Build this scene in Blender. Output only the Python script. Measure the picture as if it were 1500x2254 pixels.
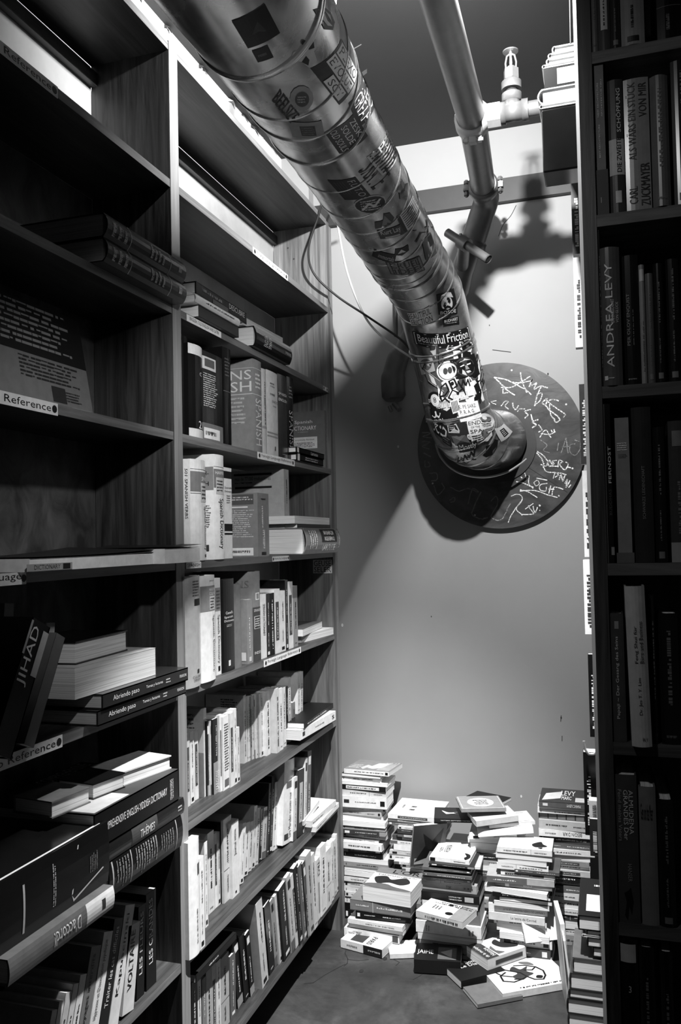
import bpy, bmesh, math, random
from mathutils import Vector, Matrix
R = random.Random(7)
for o in list(bpy.data.objects): bpy.data.objects.remove(o)
SC = bpy.context.scene
COL = SC.collection
# ------------------------------------------------------------ camera
F, YAW, PIT, ROL, CH = 1837.94, .307, .0326, -.0206, 1.5
cy, sy = math.cos(YAW), math.sin(YAW)
FW = Vector((-sy*math.cos(PIT), cy*math.cos(PIT), math.sin(PIT)))
RT0 = Vector((cy, sy, 0)); UP0 = RT0.cross(FW)
RT = RT0*math.cos(ROL)+UP0*math.sin(ROL); UP = UP0*math.cos(ROL)-RT0*math.sin(ROL)
CAM = Vector((0, 0, CH))
cd = bpy.data.cameras.new('camera'); cam = bpy.data.objects.new('camera', cd); COL.objects.link(cam)
cd.sensor_fit = 'VERTICAL'; cd.sensor_height = 24; cd.lens = F*24/2254; cd.clip_start = .02
B = -FW
cam.matrix_world = Matrix(((RT.x, UP.x, B.x, 0), (RT.y, UP.y, B.y, 0), (RT.z, UP.z, B.z, CH), (0, 0, 0, 1)))
SC.camera = cam
# ------------------------------------------------------------ world, ceiling lamp and added fill lights
SC.view_settings.view_transform = 'Standard'; SC.view_settings.look = 'None'
SC.view_settings.gamma = 1; SC.view_settings.use_curve_mapping = False
SC.view_settings.exposure = 0.0
w = bpy.data.worlds.new('world'); SC.world = w; w.use_nodes = True
w.node_tree.nodes['Background'].inputs[0].default_value = (1, 1, 1, 1)
w.node_tree.nodes['Background'].inputs[1].default_value = .012
def spot(name, loc, aim, power, size, blend, rad):
    l = bpy.data.lights.new(name, 'SPOT'); l.energy = power; l.spot_size = math.radians(size); l.spot_blend = blend
    l.shadow_soft_size = rad
    o = bpy.data.objects.new(name, l); COL.objects.link(o); o.location = loc
    o.rotation_euler = (Vector(aim)-Vector(loc)).to_track_quat('-Z', 'Y').to_euler(); return o
LAMP = (-.24, 1.78, 2.96)
spot('ceiling_spot', LAMP, (LAMP[0]-.55, LAMP[1]+.75, LAMP[2]-.14), 340, 150, 1, .022)
spot('near_shelf_fill', LAMP, (-1.0, 1.6, 1.1), 430, 50, 1, .022)  # added fill from the lamp's position, brightens the left bay piles
spot('downward_fill', LAMP, (LAMP[0]-.55, LAMP[1]+.6, LAMP[2]-2.1), 760, 56, .8, .022)  # added fill sharing the lamp's position, lifts lower shelves and floor stacks
spot('aisle_fill', (-.5, .2, 2.7), (.08, 1.5, 1.5), 19, 72, 1, .05)  # weak fill added behind the camera for the near right spines
spot('duct_fill', (-.12, .35, 1.95), (-.62, 2.1, 2.42), 19, 30, .9, .06)  # invented fill from below, so the duct stickers read
spot('shelf_fill', (-.02, .9, 2.28), (-1.0, 2.34, 1.72), 100, 36, .8, .03)  # invented fill under the duct, brightens the right bay's dictionary shelves
spot('bay_fill', (0, .5, 2.3), (-1.0, 1.66, 1.56), 44, 38, .9, .03)  # invented fill for the left bay's middle compartments
spot('right_shelf_fill', LAMP, (-.05, 1.99, 2.5), 80, 80, .8, .022)  # added fill at the lamp, whitens the end panel and jutting books
# ------------------------------------------------------------ projection helpers (pixel of the photo + a known plane -> point)
def ray(x, y): return RT*((x-750)/F)-UP*((y-1127)/F)+FW
def on(ax, v, x, y):
    d = ray(x, y); return CAM+d*((v-CAM[ax])/d[ax])
def atX(v, x, y): return on(0, v, x, y)
def atY(v, x, y): return on(1, v, x, y)
def atZ(v, x, y): return on(2, v, x, y)
def proj(P):
    d = Vector(P)-CAM; z = d.dot(FW); return 750+F*d.dot(RT)/z, 1127-F*d.dot(UP)/z
# ------------------------------------------------------------ materials
MATS = {}
def new(name):
    m = bpy.data.materials.new(name); m.use_nodes = True
    nt = m.node_tree; return m, nt, nt.nodes['Principled BSDF']
def link(nt, a, ao, b, bi): nt.links.new(a.outputs[ao], b.inputs[bi])
def coords(nt, scale=(1, 1, 1), kind='Object'):
    tc = nt.nodes.new('ShaderNodeTexCoord'); mp = nt.nodes.new('ShaderNodeMapping'); mp.inputs['Scale'].default_value = scale
    link(nt, tc, kind, mp, 0); return mp
def noise(nt, mp, s, det=4, rough=.5, dist=0):
    n = nt.nodes.new('ShaderNodeTexNoise'); n.inputs['Scale'].default_value = s; n.inputs['Detail'].default_value = det
    n.inputs['Roughness'].default_value = rough; n.inputs['Distortion'].default_value = dist; link(nt, mp, 0, n, 0); return n
def ramp(nt, src, so, pts):
    r = nt.nodes.new('ShaderNodeValToRGB'); link(nt, src, so, r, 0)
    e = r.color_ramp.elements
    while len(e) < len(pts): e.new(.5)
    for q, (p, c) in zip(e, pts): q.position = p; q.color = (c, c, c, 1)
    return r
def lin(v): return min(.9, max(.006, (v/255)**2.2*.86))
def tone(v, gloss=False):
    v = int(round(v/12)*12); v = max(6, min(250, v)); key = ('c', v, gloss)
    if key in MATS: return MATS[key]
    m, nt, b = new('%s_card_%d' % ('glossy' if gloss else 'matte', v)); a = lin(v)
    mp = coords(nt); n = noise(nt, mp, 40, 5, .6)
    r = ramp(nt, n, 0, [(.3, a*.86), (.7, min(.93, a*1.08))]); link(nt, r, 0, b, 'Base Color')
    b.inputs['Roughness'].default_value = .22 if gloss else .5
    b.inputs['Specular IOR Level'].default_value = .5 if gloss else .3
    MATS[key] = m; return m
def mat_paper():
    m, nt, b = new('paper_block'); mp = coords(nt, (4, 700, 4)); n = noise(nt, mp, 1, 3, .6)
    r = ramp(nt, n, 0, [(.3, .42), (.6, .74)]); link(nt, r, 0, b, 'Base Color'); b.inputs['Roughness'].default_value = .8
    return m
def mat_wood(name, sc, lo, hi, rough=.45):
    m, nt, b = new(name); mp = coords(nt, sc)
    n = noise(nt, mp, 1, 8, .62, .7); n2 = noise(nt, coords(nt, tuple(q*.12 for q in sc)), 1, 3, .5, 1.5)
    mx = nt.nodes.new('ShaderNodeMixRGB'); mx.blend_type = 'MULTIPLY'; mx.inputs[0].default_value = .8
    r = ramp(nt, n, 0, [(.34, lo), (.5, (lo+hi)/2), (.66, hi)]); r2 = ramp(nt, n2, 0, [(.35, .45), (.62, 1.0)])
    link(nt, r, 0, mx, 1); link(nt, r2, 0, mx, 2)
    # knots
    vo = nt.nodes.new('ShaderNodeTexVoronoi'); vo.inputs['Scale'].default_value = 1
    link(nt, coords(nt, tuple(max(1.6, min(9, q*.12)) for q in sc)), 0, vo, 0)
    rk = ramp(nt, vo, 'Distance', [(.04, .12), (.1, 1.0)]); mk = nt.nodes.new('ShaderNodeMixRGB'); mk.blend_type = 'MULTIPLY'; mk.inputs[0].default_value = .85
    link(nt, mx, 0, mk, 1); link(nt, rk, 0, mk, 2); link(nt, mk, 0, b, 'Base Color')
    b.inputs['Roughness'].default_value = rough
    bp = nt.nodes.new('ShaderNodeBump'); bp.inputs['Strength'].default_value = .25; bp.inputs['Distance'].default_value = .002
    link(nt, n, 0, bp, 'Height'); link(nt, bp, 0, b, 'Normal'); return m
def mat_plaster(name, a, s=2.5, var=.08, bump=.15, rough=.7):
    m, nt, b = new(name); mp = coords(nt); n = noise(nt, mp, s, 6, .6); r = ramp(nt, n, 0, [(.3, a*(1-var)), (.7, a*(1+var))])
    n2 = noise(nt, mp, 60, 4, .6); bp = nt.nodes.new('ShaderNodeBump'); bp.inputs['Strength'].default_value = bump; bp.inputs['Distance'].default_value = .003
    link(nt, n2, 0, bp, 'Height'); link(nt, bp, 0, b, 'Normal'); link(nt, r, 0, b, 'Base Color'); b.inputs['Roughness'].default_value = rough
    return m
def mat_plain(name, a, rough=.5, metal=0, var=.12, s=30):
    m, nt, b = new(name); n = noise(nt, coords(nt), s, 4, .6); r = ramp(nt, n, 0, [(.3, a*(1-var)), (.7, min(.95, a*(1+var)))])
    link(nt, r, 0, b, 'Base Color'); b.inputs['Roughness'].default_value = rough; b.inputs['Metallic'].default_value = metal; return m
def mat_floor():
    m, nt, b = new('painted_concrete'); mp = coords(nt); n = noise(nt, mp, 3, 8, .65, .6); n2 = noise(nt, mp, 14, 6, .7)
    r = ramp(nt, n, 0, [(.3, .02), (.52, .04), (.68, .075)]); r2 = ramp(nt, n2, 0, [(.36, .5), (.55, 1)])
    mx = nt.nodes.new('ShaderNodeMixRGB'); mx.blend_type = 'MULTIPLY'; mx.inputs[0].default_value = .7
    link(nt, r, 0, mx, 1); link(nt, r2, 0, mx, 2); link(nt, mx, 0, b, 'Base Color'); b.inputs['Roughness'].default_value = .55
    bp = nt.nodes.new('ShaderNodeBump'); bp.inputs['Strength'].default_value = .4; bp.inputs['Distance'].default_value = .004
    link(nt, n2, 0, bp, 'Height'); link(nt, bp, 0, b, 'Normal'); return m
def mat_duct():
    m, nt, b = new('galvanised_steel'); mp = coords(nt); n = noise(nt, mp, 9, 5, .6, 1)
    r = ramp(nt, n, 0, [(.3, .3), (.7, .52)]); link(nt, r, 0, b, 'Base Color'); b.inputs['Metallic'].default_value = .85
    r2 = ramp(nt, n, 0, [(.3, .16), (.7, .32)]); link(nt, r2, 0, b, 'Roughness')
    bp = nt.nodes.new('ShaderNodeBump'); bp.inputs['Strength'].default_value = .25; bp.inputs['Distance'].default_value = .01
    link(nt, noise(nt, mp, 5, 3, .5), 0, bp, 'Height'); link(nt, bp, 0, b, 'Normal'); return m
PAPER = mat_paper()
WOODV = mat_wood('stained_wood_vertical', (55, 55, 3), .018, .09)
WOODY = mat_wood('stained_wood_shelf', (50, 3, 50), .014, .06)
WOODX = mat_wood('stained_wood_cross', (3, 50, 50), .03, .13)
WOODL = mat_wood('pale_wood_upright', (60, 60, 2.5), .06, .2, .55)
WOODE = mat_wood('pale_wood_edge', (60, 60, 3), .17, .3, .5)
DUCT = mat_duct()
# ------------------------------------------------------------ mesh helper
class MB:
    def __init__(s, mats): s.v = []; s.f = []; s.m = []; s.mats = list(mats); s.sm = []
    def mi(s, m):
        if m not in s.mats: s.mats.append(m)
        return s.mats.index(m)
    def add(s, vs, fs, m=None, M=None, smooth=False):
        k = len(s.v); i = s.mi(m) if m else 0
        for p in vs:
            p = Vector(p); s.v.append(M@p if M else p)
        for f in fs: s.f.append([q+k for q in f]); s.m.append(i); s.sm.append(smooth)
    def box(s, a, b, m=None, M=None):
        x0, y0, z0 = a; x1, y1, z1 = b
        s.add([(x0, y0, z0), (x1, y0, z0), (x1, y1, z0), (x0, y1, z0), (x0, y0, z1), (x1, y0, z1), (x1, y1, z1), (x0, y1, z1)],
              [(0, 3, 2, 1), (4, 5, 6, 7), (0, 1, 5, 4), (1, 2, 6, 5), (2, 3, 7, 6), (3, 0, 4, 7)], m, M)
    def tube(s, pts, rad, m=None, seg=20, cap=True, smooth=True):
        pts = [Vector(p) for p in pts]; n = len(pts); rs = rad if isinstance(rad, (list, tuple)) else [rad]*n
        t0 = (pts[1]-pts[0]).normalized(); u = t0.orthogonal().normalized(); vs = []
        for i, p in enumerate(pts):
            t = (pts[min(i+1, n-1)]-pts[max(i-1, 0)])
            t = t.normalized() if t.length > 1e-9 else t0
            u = (u-t*u.dot(t)).normalized(); w_ = t.cross(u)
            for j in range(seg):
                a = 2*math.pi*j/seg; vs.append(p+(u*math.cos(a)+w_*math.sin(a))*rs[i])
        fs = [(i*seg+j, i*seg+(j+1) % seg, (i+1)*seg+(j+1) % seg, (i+1)*seg+j) for i in range(n-1) for j in range(seg)]
        s.add(vs, fs, m, None, smooth)
        if cap:
            s.add(vs[:seg], [tuple(reversed(range(seg)))], m); s.add(vs[-seg:], [tuple(range(seg))], m)
    def build(s, name, parent=None, loc=None):
        me = bpy.data.meshes.new(name)
        L = Vector(loc) if loc is not None else (parent.location.copy() if parent else Vector((0, 0, 0)))
        me.from_pydata([tuple(p-L) for p in s.v], [], s.f); me.update()
        for m in s.mats: me.materials.append(m)
        for p, i, q in zip(me.polygons, s.m, s.sm): p.material_index = i; p.use_smooth = q
        o = bpy.data.objects.new(name, me); COL.objects.link(o)
        if parent: o.parent = parent
        if loc is not None: o.location = L
        return o
def tag(o, label, cat, group=None):
    o['label'] = label; o['category'] = cat
    if group: o['group'] = group
    return o
def thing(name, label, cat, loc, group=None):
    o = bpy.data.objects.new(name, None); o.empty_display_size = .05; o.location = loc; COL.objects.link(o)
    return tag(o, label, cat, group)
def sub(mb, name, parent, gp=None):
    """child mesh of a mesh object whose own origin is absolute position A"""
    A = parent.location.copy() if gp is None else gp
    me_loc = A; o = mb.build(name, None, None)
    for v in o.data.vertices: v.co -= A
    o.parent = parent; return o
def struct(mb, name):
    o = mb.build(name); o['kind'] = 'structure'; return o
# ------------------------------------------------------------ lettering
TC = {}
def text_mesh(s):
    if s in TC: return TC[s]
    c = bpy.data.curves.new('t', 'FONT'); c.body = s; c.resolution_u = 2; c.fill_mode = 'BOTH'
    o = bpy.data.objects.new('t', c); COL.objects.link(o)
    dg = bpy.context.evaluated_depsgraph_get(); me = bpy.data.meshes.new_from_object(o.evaluated_get(dg))
    vs = [(v.co.x, v.co.y) for v in me.vertices]; fs = [tuple(p.vertices) for p in me.polygons]
    bpy.data.objects.remove(o); bpy.data.curves.remove(c); bpy.data.meshes.remove(me)
    if vs:
        x0 = min(v[0] for v in vs); x1 = max(v[0] for v in vs); y0 = min(v[1] for v in vs); y1 = max(v[1] for v in vs)
        vs = [((a-x0)/(x1-x0 or 1), (b-y0)/(y1-y0 or 1)) for a, b in vs]
    TC[s] = (vs, fs); return TC[s]
def put_text(mb, fmap, s, u0, v0, u1, v1, rot, m, h=1):
    """text stretched to a box of the (u,v) frame; rot in quarter turns counter-clockwise"""
    vs, fs = text_mesh(s)
    if not vs: return
    P = []
    for a, b in vs:
        if rot == 1: a, b = 1-b, a
        elif rot == 2: a, b = 1-a, 1-b
        elif rot == 3: a, b = b, 1-a
        P.append(fmap(u0+(u1-u0)*a, v0+(v1-v0)*b, h))
    mb.add(P, fs, m)
def put_rect(mb, fmap, u0, v0, u1, v1, m, h=1, n=1, k=1):
    P = [fmap(u0+(u1-u0)*i/n, v0+(v1-v0)*j/k, h) for j in range(k+1) for i in range(n+1)]
    mb.add(P, [(j*(n+1)+i, j*(n+1)+i+1, (j+1)*(n+1)+i+1, (j+1)*(n+1)+i) for j in range(k) for i in range(n)], m)
def put_glyphs(mb, fmap, u0, v0, u1, v1, along, m, rows=1, seed=0, h=1):
    """rows of tiny bars that read as small print; along: 'u' or 'v'"""
    q = random.Random(seed)
    for r_ in range(rows):
        t = 0.0; end = q.uniform(.72, 1)
        while t < end:
            wd = q.uniform(.012, .04) if rows < 4 else q.uniform(.03, .12); a = t; b = min(end, t+wd); c0 = (r_+.26)/rows; c1 = (r_+.74)/rows
            if q.random() < .3: c0 += .2/rows
            if along == 'u': put_rect(mb, fmap, u0+(u1-u0)*a, v0+(v1-v0)*c0, u0+(u1-u0)*b, v0+(v1-v0)*c1, m, h)
            else: put_rect(mb, fmap, u0+(u1-u0)*c0, v0+(v1-v0)*a, u0+(u1-u0)*c1, v0+(v1-v0)*b, m, h)
            t = b+q.choice((.008, .008, .03))
# ------------------------------------------------------------ the book
def tw(v): return 'white' if v > 205 else 'pale grey' if v > 160 else 'mid grey' if v > 105 else 'dark grey' if v > 50 else 'black'
BOOKN = [0]
def book(M, D, T, H, tn, label, group=None, deco=(), hard=False, bulge=0., gloss=False, name='book', category='book'):
    BOOKN[0] += 1; seed = BOOKN[0]
    cm = tone(tn, gloss or hard); mb = MB([cm]); t = min(.0028 if hard else .0009, T*.2)
    g = .003 if hard else .0004
    mb.box((-D, 0, 0), (0, t, H)); mb.box((-D, T-t, 0), (0, T, H))
    n = 6; bul = bulge
    prof = [(bul*(1-(2*i/n-1)**2), T*i/n) for i in range(n+1)]
    vs = [(x, y, z) for z in (0, H) for x, y in prof]+[(x-t-.0004, min(max(y, t), T-t), z) for z in (0, H) for x, y in prof]
    k = n+1; fs = [(i, i+1, k+i+1, k+i) for i in range(n)]+[(2*k+i+1, 2*k+i, 3*k+i, 3*k+i+1) for i in range(n)]
    fs += [(i+1, i, 2*k+i, 2*k+i+1) for i in range(n)]+[(k+i, k+i+1, 3*k+i+1, 3*k+i) for i in range(n)]
    mb.add(vs, fs, cm)
    e = .0004
    fm = {'s': lambda u, v, h: (bul*(1-(2*u-1)**2)+e*h, T*u, H*v), 'l': lambda u, v, h: (-D+D*u, -e*h, H*v),
          'r': lambda u, v, h: (-D*u, T+e*h, H*v)}
    for di, d in enumerate(deco):
        kd, fc0 = d[0], fm[d[1]]
        fc = (lambda u, v, h, f_=fc0, k_=di: f_(u, v, h+k_*.3))
        if kd == 'r': put_rect(mb, fc, *d[2:6], tone(d[6]), 1, 6 if d[1] == 's' else 1)
        elif kd == 't': put_text(mb, fc, d[2], *d[3:7], d[7], tone(d[8]), 2.2)
        elif kd == 'g': put_glyphs(mb, fc, *d[2:6], d[6], tone(d[7]), d[8] if len(d) > 8 else 1, seed, 2)
        elif kd == 'c':
            n_ = len(d[2]); pp = []
            for i_ in range(n_):
                a_, b_, c_, e_ = [Vector(d[2][(i_+k_) % n_]) for k_ in (-1, 0, 1, 2)]
                for t_ in (0, .25, .5, .75): pp.append(.5*((2*b_)+(c_-a_)*t_+(2*a_-5*b_+4*c_-e_)*t_*t_+(3*b_-a_-3*c_+e_)*t_**3))
            mb.add([fc(u.x, u.y, 1.6) for u in pp], [tuple(range(len(pp)))], tone(d[3]))
        elif kd == 'k':
            for a_, b_ in zip(d[2][:-1], d[2][1:]):
                a_, b_ = Vector(a_), Vector(b_); t_ = (b_-a_).normalized(); n_ = Vector((-t_.y, t_.x))*d[3]; a_ -= t_*d[3]*.5; b_ += t_*d[3]*.5
                mb.add([fc(*(a_-n_), 2), fc(*(b_-n_), 2), fc(*(b_+n_), 2), fc(*(a_+n_), 2)], [(0, 1, 2, 3)], tone(d[4]))
        elif kd == 'p': mb.add([fc(u, v, 1.6) for u, v in d[2]], [tuple(range(len(d[2])))], tone(d[3]))
    o = bpy.data.objects.new(name, None); o.empty_display_size = .03; COL.objects.link(o); o.matrix_world = M; tag(o, label, category, group)
    cv = mb.build('cover'); cv.parent = o
    pb = MB([PAPER]); pb.box((-D+g, t*.99, g), (-t-.0006 if not bul else -t, T-t*.99, H-g)); p = pb.build('page_block'); p.parent = o
    return o
def spine_deco(tn, T, q, txt=None):
    """the usual print on a spine: author, title, publisher mark"""
    dk = 25 if tn > 120 else 225; k = q.random(); d = []
    if T < .006: return [('g', 's', .3, .12, .7, .85, 'v', dk)]
    if k < .3: d = [('g', 's', .36, .5, .68, .93, 'v', dk), ('g', 's', .36, .16, .6, .42, 'v', dk), ('r', 's', .25, .03, .75, .08, dk)]
    elif k < .55: d = [('g', 's', .3, .3, .72, .9, 'v', dk), ('g', 's', .25, .04, .8, .08, 'u', dk)]
    elif k < .75: d = [('r', 's', 0, .0, 1, .14, 90 if tn > 120 else 150), ('g', 's', .35, .2, .65, .7, 'v', dk), ('r', 's', .2, .82, .8, .93, dk)]
    elif k < .88: d = [('r', 's', .22, .2, .78, .8, 70 if tn > 120 else 190), ('g', 's', .38, .24, .62, .76, 'v', 230 if tn > 120 else 20)]
    else: d = [('g', 's', .3, .45, .66, .9, 'v', dk), ('r', 's', 0, .38, 1, .385, dk), ('g', 's', .3, .1, .6, .33, 'v', dk)]
    return d
def frame(ox, lx, ly, lz):
    return Matrix(((lx[0], ly[0], lz[0], ox[0]), (lx[1], ly[1], lz[1], ox[1]), (lx[2], ly[2], lz[2], ox[2]), (0, 0, 0, 1)))
ORD = ['first', 'second', 'third', 'fourth', 'fifth', 'sixth', 'seventh', 'eighth', 'ninth', 'tenth', 'eleventh', 'twelfth', 'thirteenth', 'fourteenth',
       'fifteenth', 'sixteenth', 'seventeenth', 'eighteenth', 'nineteenth', 'twentieth']+['twenty-'+s for s in ('first', 'second', 'third', 'fourth', 'fifth', 'sixth', 'seventh', 'eighth', 'ninth')]+['thirtieth']+['thirty-'+s for s in ('first', 'second', 'third', 'fourth', 'fifth', 'sixth', 'seventh', 'eighth', 'ninth')]
# ================================================================ THE ROOM
CEIL, WALLY, WALLX = 3.18, 3.45, -1.315
BACKW = mat_plaster('grey_wall_paint', .275, 2.0, .05, .08, .6)
mb = MB([BACKW]); mb.box((WALLX-.1, WALLY, 0), (1.2, WALLY+.1, CEIL)); wb = struct(mb, 'wall_back')
LW = mat_plaster('pale_plaster', .62, 4, .15, .3)
mb = MB([LW]); mb.box((WALLX-.1, -1.2, 0), (WALLX, WALLY, CEIL)); struct(mb, 'wall_left')
mb = MB([BACKW]); mb.box((WALLX, WALLY-.06, 0), (-1.19, WALLY, CEIL)); struct(mb, 'wall_corner')
mb = MB([mat_plaster('dark_ceiling_paint', .019, 3, .1, .1)]); mb.box((WALLX-.1, -1.2, CEIL), (1.2, WALLY+.1, CEIL+.1)); struct(mb, 'ceiling')
fl = MB([mat_floor()]); fl.box((WALLX-.1, -1.2, -.1), (1.2, WALLY+.1, 0)); floor = struct(fl, 'floor')
CR = mat_plain('crack_line', .012, .9)
ck = MB([CR])
def ribbon(mb, pts, wd, m, nrm=Vector((0, 0, 1))):
    for a, b in zip(pts[:-1], pts[1:]):
        a = Vector(a); b = Vector(b); t = (b-a)
        if t.length < 1e-6: continue
        s_ = t.normalized().cross(nrm)*wd/2; e = t.normalized()*wd*.3
        mb.add([a-s_-e, a+s_-e, b+s_+e, b-s_+e], [(0, 1, 2, 3)], m)
for path, wd in (([(763, 2088), (760, 2098), (766, 2110), (765, 2120), (758, 2126)], .003), ([(765, 2112), (790, 2114), (812, 2112)], .002),
             ([(760, 2122), (735, 2135), (715, 2146), (690, 2163), (670, 2165)], .0025), ([(950, 2130), (925, 2148), (910, 2156)], .002), ([(868, 2112), (880, 2118), (872, 2125)], .002)):
    ribbon(ck, [tuple(atZ(.0009, *p)) for p in path], wd, CR)
for c in ((796, 2137), (848, 2110)): 
    P = atZ(.001, *c); ck.add([P+Vector((math.cos(a)*.008, math.sin(a)*.012, 0)) for a in [i*math.pi/4 for i in range(8)]], [tuple(range(8))], CR)
o = ck.build('floor_crack'); o.parent = floor
# dark beam across the back wall
a = atY(WALLY-.03, 1000, 408); b_ = atY(WALLY-.03, 1000, 458)
mb = MB([mat_plain('beam_paint', .02, .5)]); mb.box((-1.19, WALLY-.03, b_.z), (1.2, WALLY, a.z)); struct(mb, 'trim_1')
# peeling paint where the left wall meets the ceiling
mb = MB([mat_plain('peeled_paint', .5, .8)]); q = random.Random(3); PK = mat_plain('peeled_gap', .02, .9)
y = 2.1
while y < 3.3:
    L_ = q.uniform(.015, .07)
    if q.random() < .62:
        d = q.uniform(.004, .018); zz = CEIL-.001
        mb.add([(WALLX+.001, y, zz-d*.9), (WALLX+.001+d, y+L_*.3, zz-d*.5), (WALLX+.001+d*.7, y+L_, zz-d*1.2), (WALLX+.001, y+L_, zz-.001), (WALLX+.001, y, zz-.001)], [(0, 1, 2, 3, 4)], PK if q.random() < .55 else None)
    y += L_*q.uniform(.8, 1.6)
struct(mb, 'trim_2')
# pits and scratches on the back wall
mb = MB([PK])
for (px, py, rr) in ((877, 983, .004), (1078, 716, .002), (1207, 823, .003), (1215, 838, .003), (1236, 1580, .003), (1148, 1753, .004), (950, 1357, .002), (754, 1376, .005), (1106, 48, .003)):
    P = atY(WALLY-.0012, px, py); mb.add([P+Vector((math.cos(t)*rr, 0, math.sin(t)*rr*1.6)) for t in [i*math.pi/3 for i in range(6)]], [tuple(range(6))], tone(230) if px in (877, 1148, 754) else None)
for p, q_ in (((1236, 1575), (1235, 1588)), ((1238, 1620), (1238, 1631)), ((1085, 770), (1125, 775))):
    ribbon(mb, [atY(WALLY-.0012, *p), atY(WALLY-.0012, *q_)], .0025, PK, Vector((0, 1, 0)))
o = mb.build('wall_pit'); o.parent = wb
# ================================================================ LEFT BOOKCASE
FX, BX = -1.015, -1.24
SZ = [2.761, 2.41, 2.091, 1.775, 1.452, 1.133, .801, .477, .151]
bc = thing('bookcase', 'tall dark-stained wooden bookcase filling the left wall of the aisle', 'bookcase', (FX, 1.866, 0))
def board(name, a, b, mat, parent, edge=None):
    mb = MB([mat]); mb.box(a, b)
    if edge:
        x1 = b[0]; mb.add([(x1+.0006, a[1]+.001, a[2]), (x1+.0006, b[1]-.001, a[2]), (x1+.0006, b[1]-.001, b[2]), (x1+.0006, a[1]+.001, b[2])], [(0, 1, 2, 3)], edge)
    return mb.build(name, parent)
TOP = SZ[0]+.004
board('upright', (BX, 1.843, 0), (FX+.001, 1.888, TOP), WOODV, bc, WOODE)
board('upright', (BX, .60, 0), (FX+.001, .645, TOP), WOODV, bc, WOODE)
u3 = board('upright', (BX, 3.09, 0), (FX+.001, 3.118, TOP-.01), WOODL, bc)
board('side_trim', (BX, 3.122, 0), (FX-.003, 3.16, TOP-.015), mat_plain('pale_trim_paint', .18, .5), bc)
shelves = {}
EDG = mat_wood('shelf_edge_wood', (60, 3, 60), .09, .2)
for k, z in enumerate(SZ):
    for j, (a, b) in enumerate(((.645, 1.843), (1.888, 3.09))):
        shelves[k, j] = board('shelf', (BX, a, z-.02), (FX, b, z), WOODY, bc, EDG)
BPM = mat_plaster('back_panel_paint', .5, 5, .25, .3, .4)
for a, b in ((.645, 1.843), (1.888, 3.09)):
    for zt, zb in ((SZ[0]-.02, SZ[1]),):
        board('back_panel', (BX-.012, a, zb), (BX-.001, b, zt), mat_plaster('smooth_white_panel', .3, 3, .3, .2, .4) if a < 1 else bpy.data.materials['smooth_white_panel'], bc)
    board('back_panel', (BX-.012, a, 0), (BX-.001, b, SZ[1]-.02), mat_wood('back_panel_wood' , (4, 14, 8), .06, .2, .35) if a < 1 else BPM, bc)
# batten high on the back panel of the top compartments
for a, b in ((.645, 1.843), (1.888, 3.09)): board('batten', (BX, a, 2.685), (BX+.018, b, 2.72), WOODY, bc)
# shelf label strips
def strip(k, j, x0, x1, s, tn=235, hgt=.021, dots=True, font=20, y0=None):
    sh = shelves[k, j]; zc = SZ[k]-.011
    def yof(px):
        lo, hi = .65, 3.3
        for _ in range(40):
            m_ = (lo+hi)/2
            if proj((FX, m_, zc))[0] < px: lo = m_
            else: hi = m_
        return lo
    a, b = yof(x0), yof(x1); mb = MB([tone(tn)]); f = lambda u, v, h: (FX+.0012+.0004*h, a+(b-a)*u, zc-hgt/2+hgt*v)
    put_rect(mb, f, 0, 0, 1, 1, tone(tn), 1)
    m0, m1 = (.1, .9) if dots else (.08, .92)
    put_text(mb, f, s, m0, .24, m1, .82, 0, tone(font), 2)
    if dots:
        asp = hgt/(b-a)
        for c in (.05, .95):
            P = [f(c+math.cos(t)*asp*.32, .5+math.sin(t)*.32, 2) for t in [i*math.pi/5 for i in range(10)]]; mb.add(P, [tuple(range(10))], tone(15))
    mb.add([f(0, 0, 0), f(1, 0, 0), f(1, 1, 0), f(0, 1, 0)], [(0, 1, 2, 3)], tone(tn))
    o = mb.build('shelf_label'); o.parent = sh
    for v in o.data.vertices: v.co -= bc.location
    o['label'] = 'white shelf label strip with dark lettering'
for sh in shelves.values(): pass
strip(1, 1, 556, 633, 'Foreign Language Reference'); strip(3, 1, 566, 648, 'Foreign Language Reference'); strip(5, 1, 580, 662, 'Foreign Language Reference')
strip(4, 1, 599, 636, 'Alpha by Language', hgt=.016, dots=True); strip(4, 1, 409, 442, 'SPANISH', dots=False, hgt=.016)
strip(2, 1, 410, 486, 'ENGLISH, OLD ENGLISH AND LATIN', dots=False, hgt=.018); strip(2, 1, 711, 721, '-  -', dots=False, hgt=.016, tn=210)
strip(1, 0, -48, 126, 'to Reference', hgt=.024); strip(3, 0, -48, 126, 'to Reference', hgt=.024); strip(5, 0, -40, 136, 'to Reference', hgt=.024)
strip(4, 0, -60, 56, 'nonfiction' if False else 'anguage', hgt=.022)
# sticker on the far upright
P0 = atY(3.09, 690, 1262); P1 = atY(3.09, 731, 1232); f = lambda u, v, h: (P0.x+(P1.x-P0.x)*u, 3.09-.0005*h, P0.z+(P1.z-P0.z)*v)
mb = MB([tone(215)]); put_rect(mb, f, 0, 0, 1, 1, tone(215), 1); put_text(mb, f, 'GEUSE', .05, .53, .95, .94, 0, tone(15), 2); put_text(mb, f, 'SELER', .05, .07, .95, .47, 0, tone(15), 2)
o = mb.build('sticker'); o.parent = u3; 
for v in o.data.vertices: v.co -= bc.location
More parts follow.
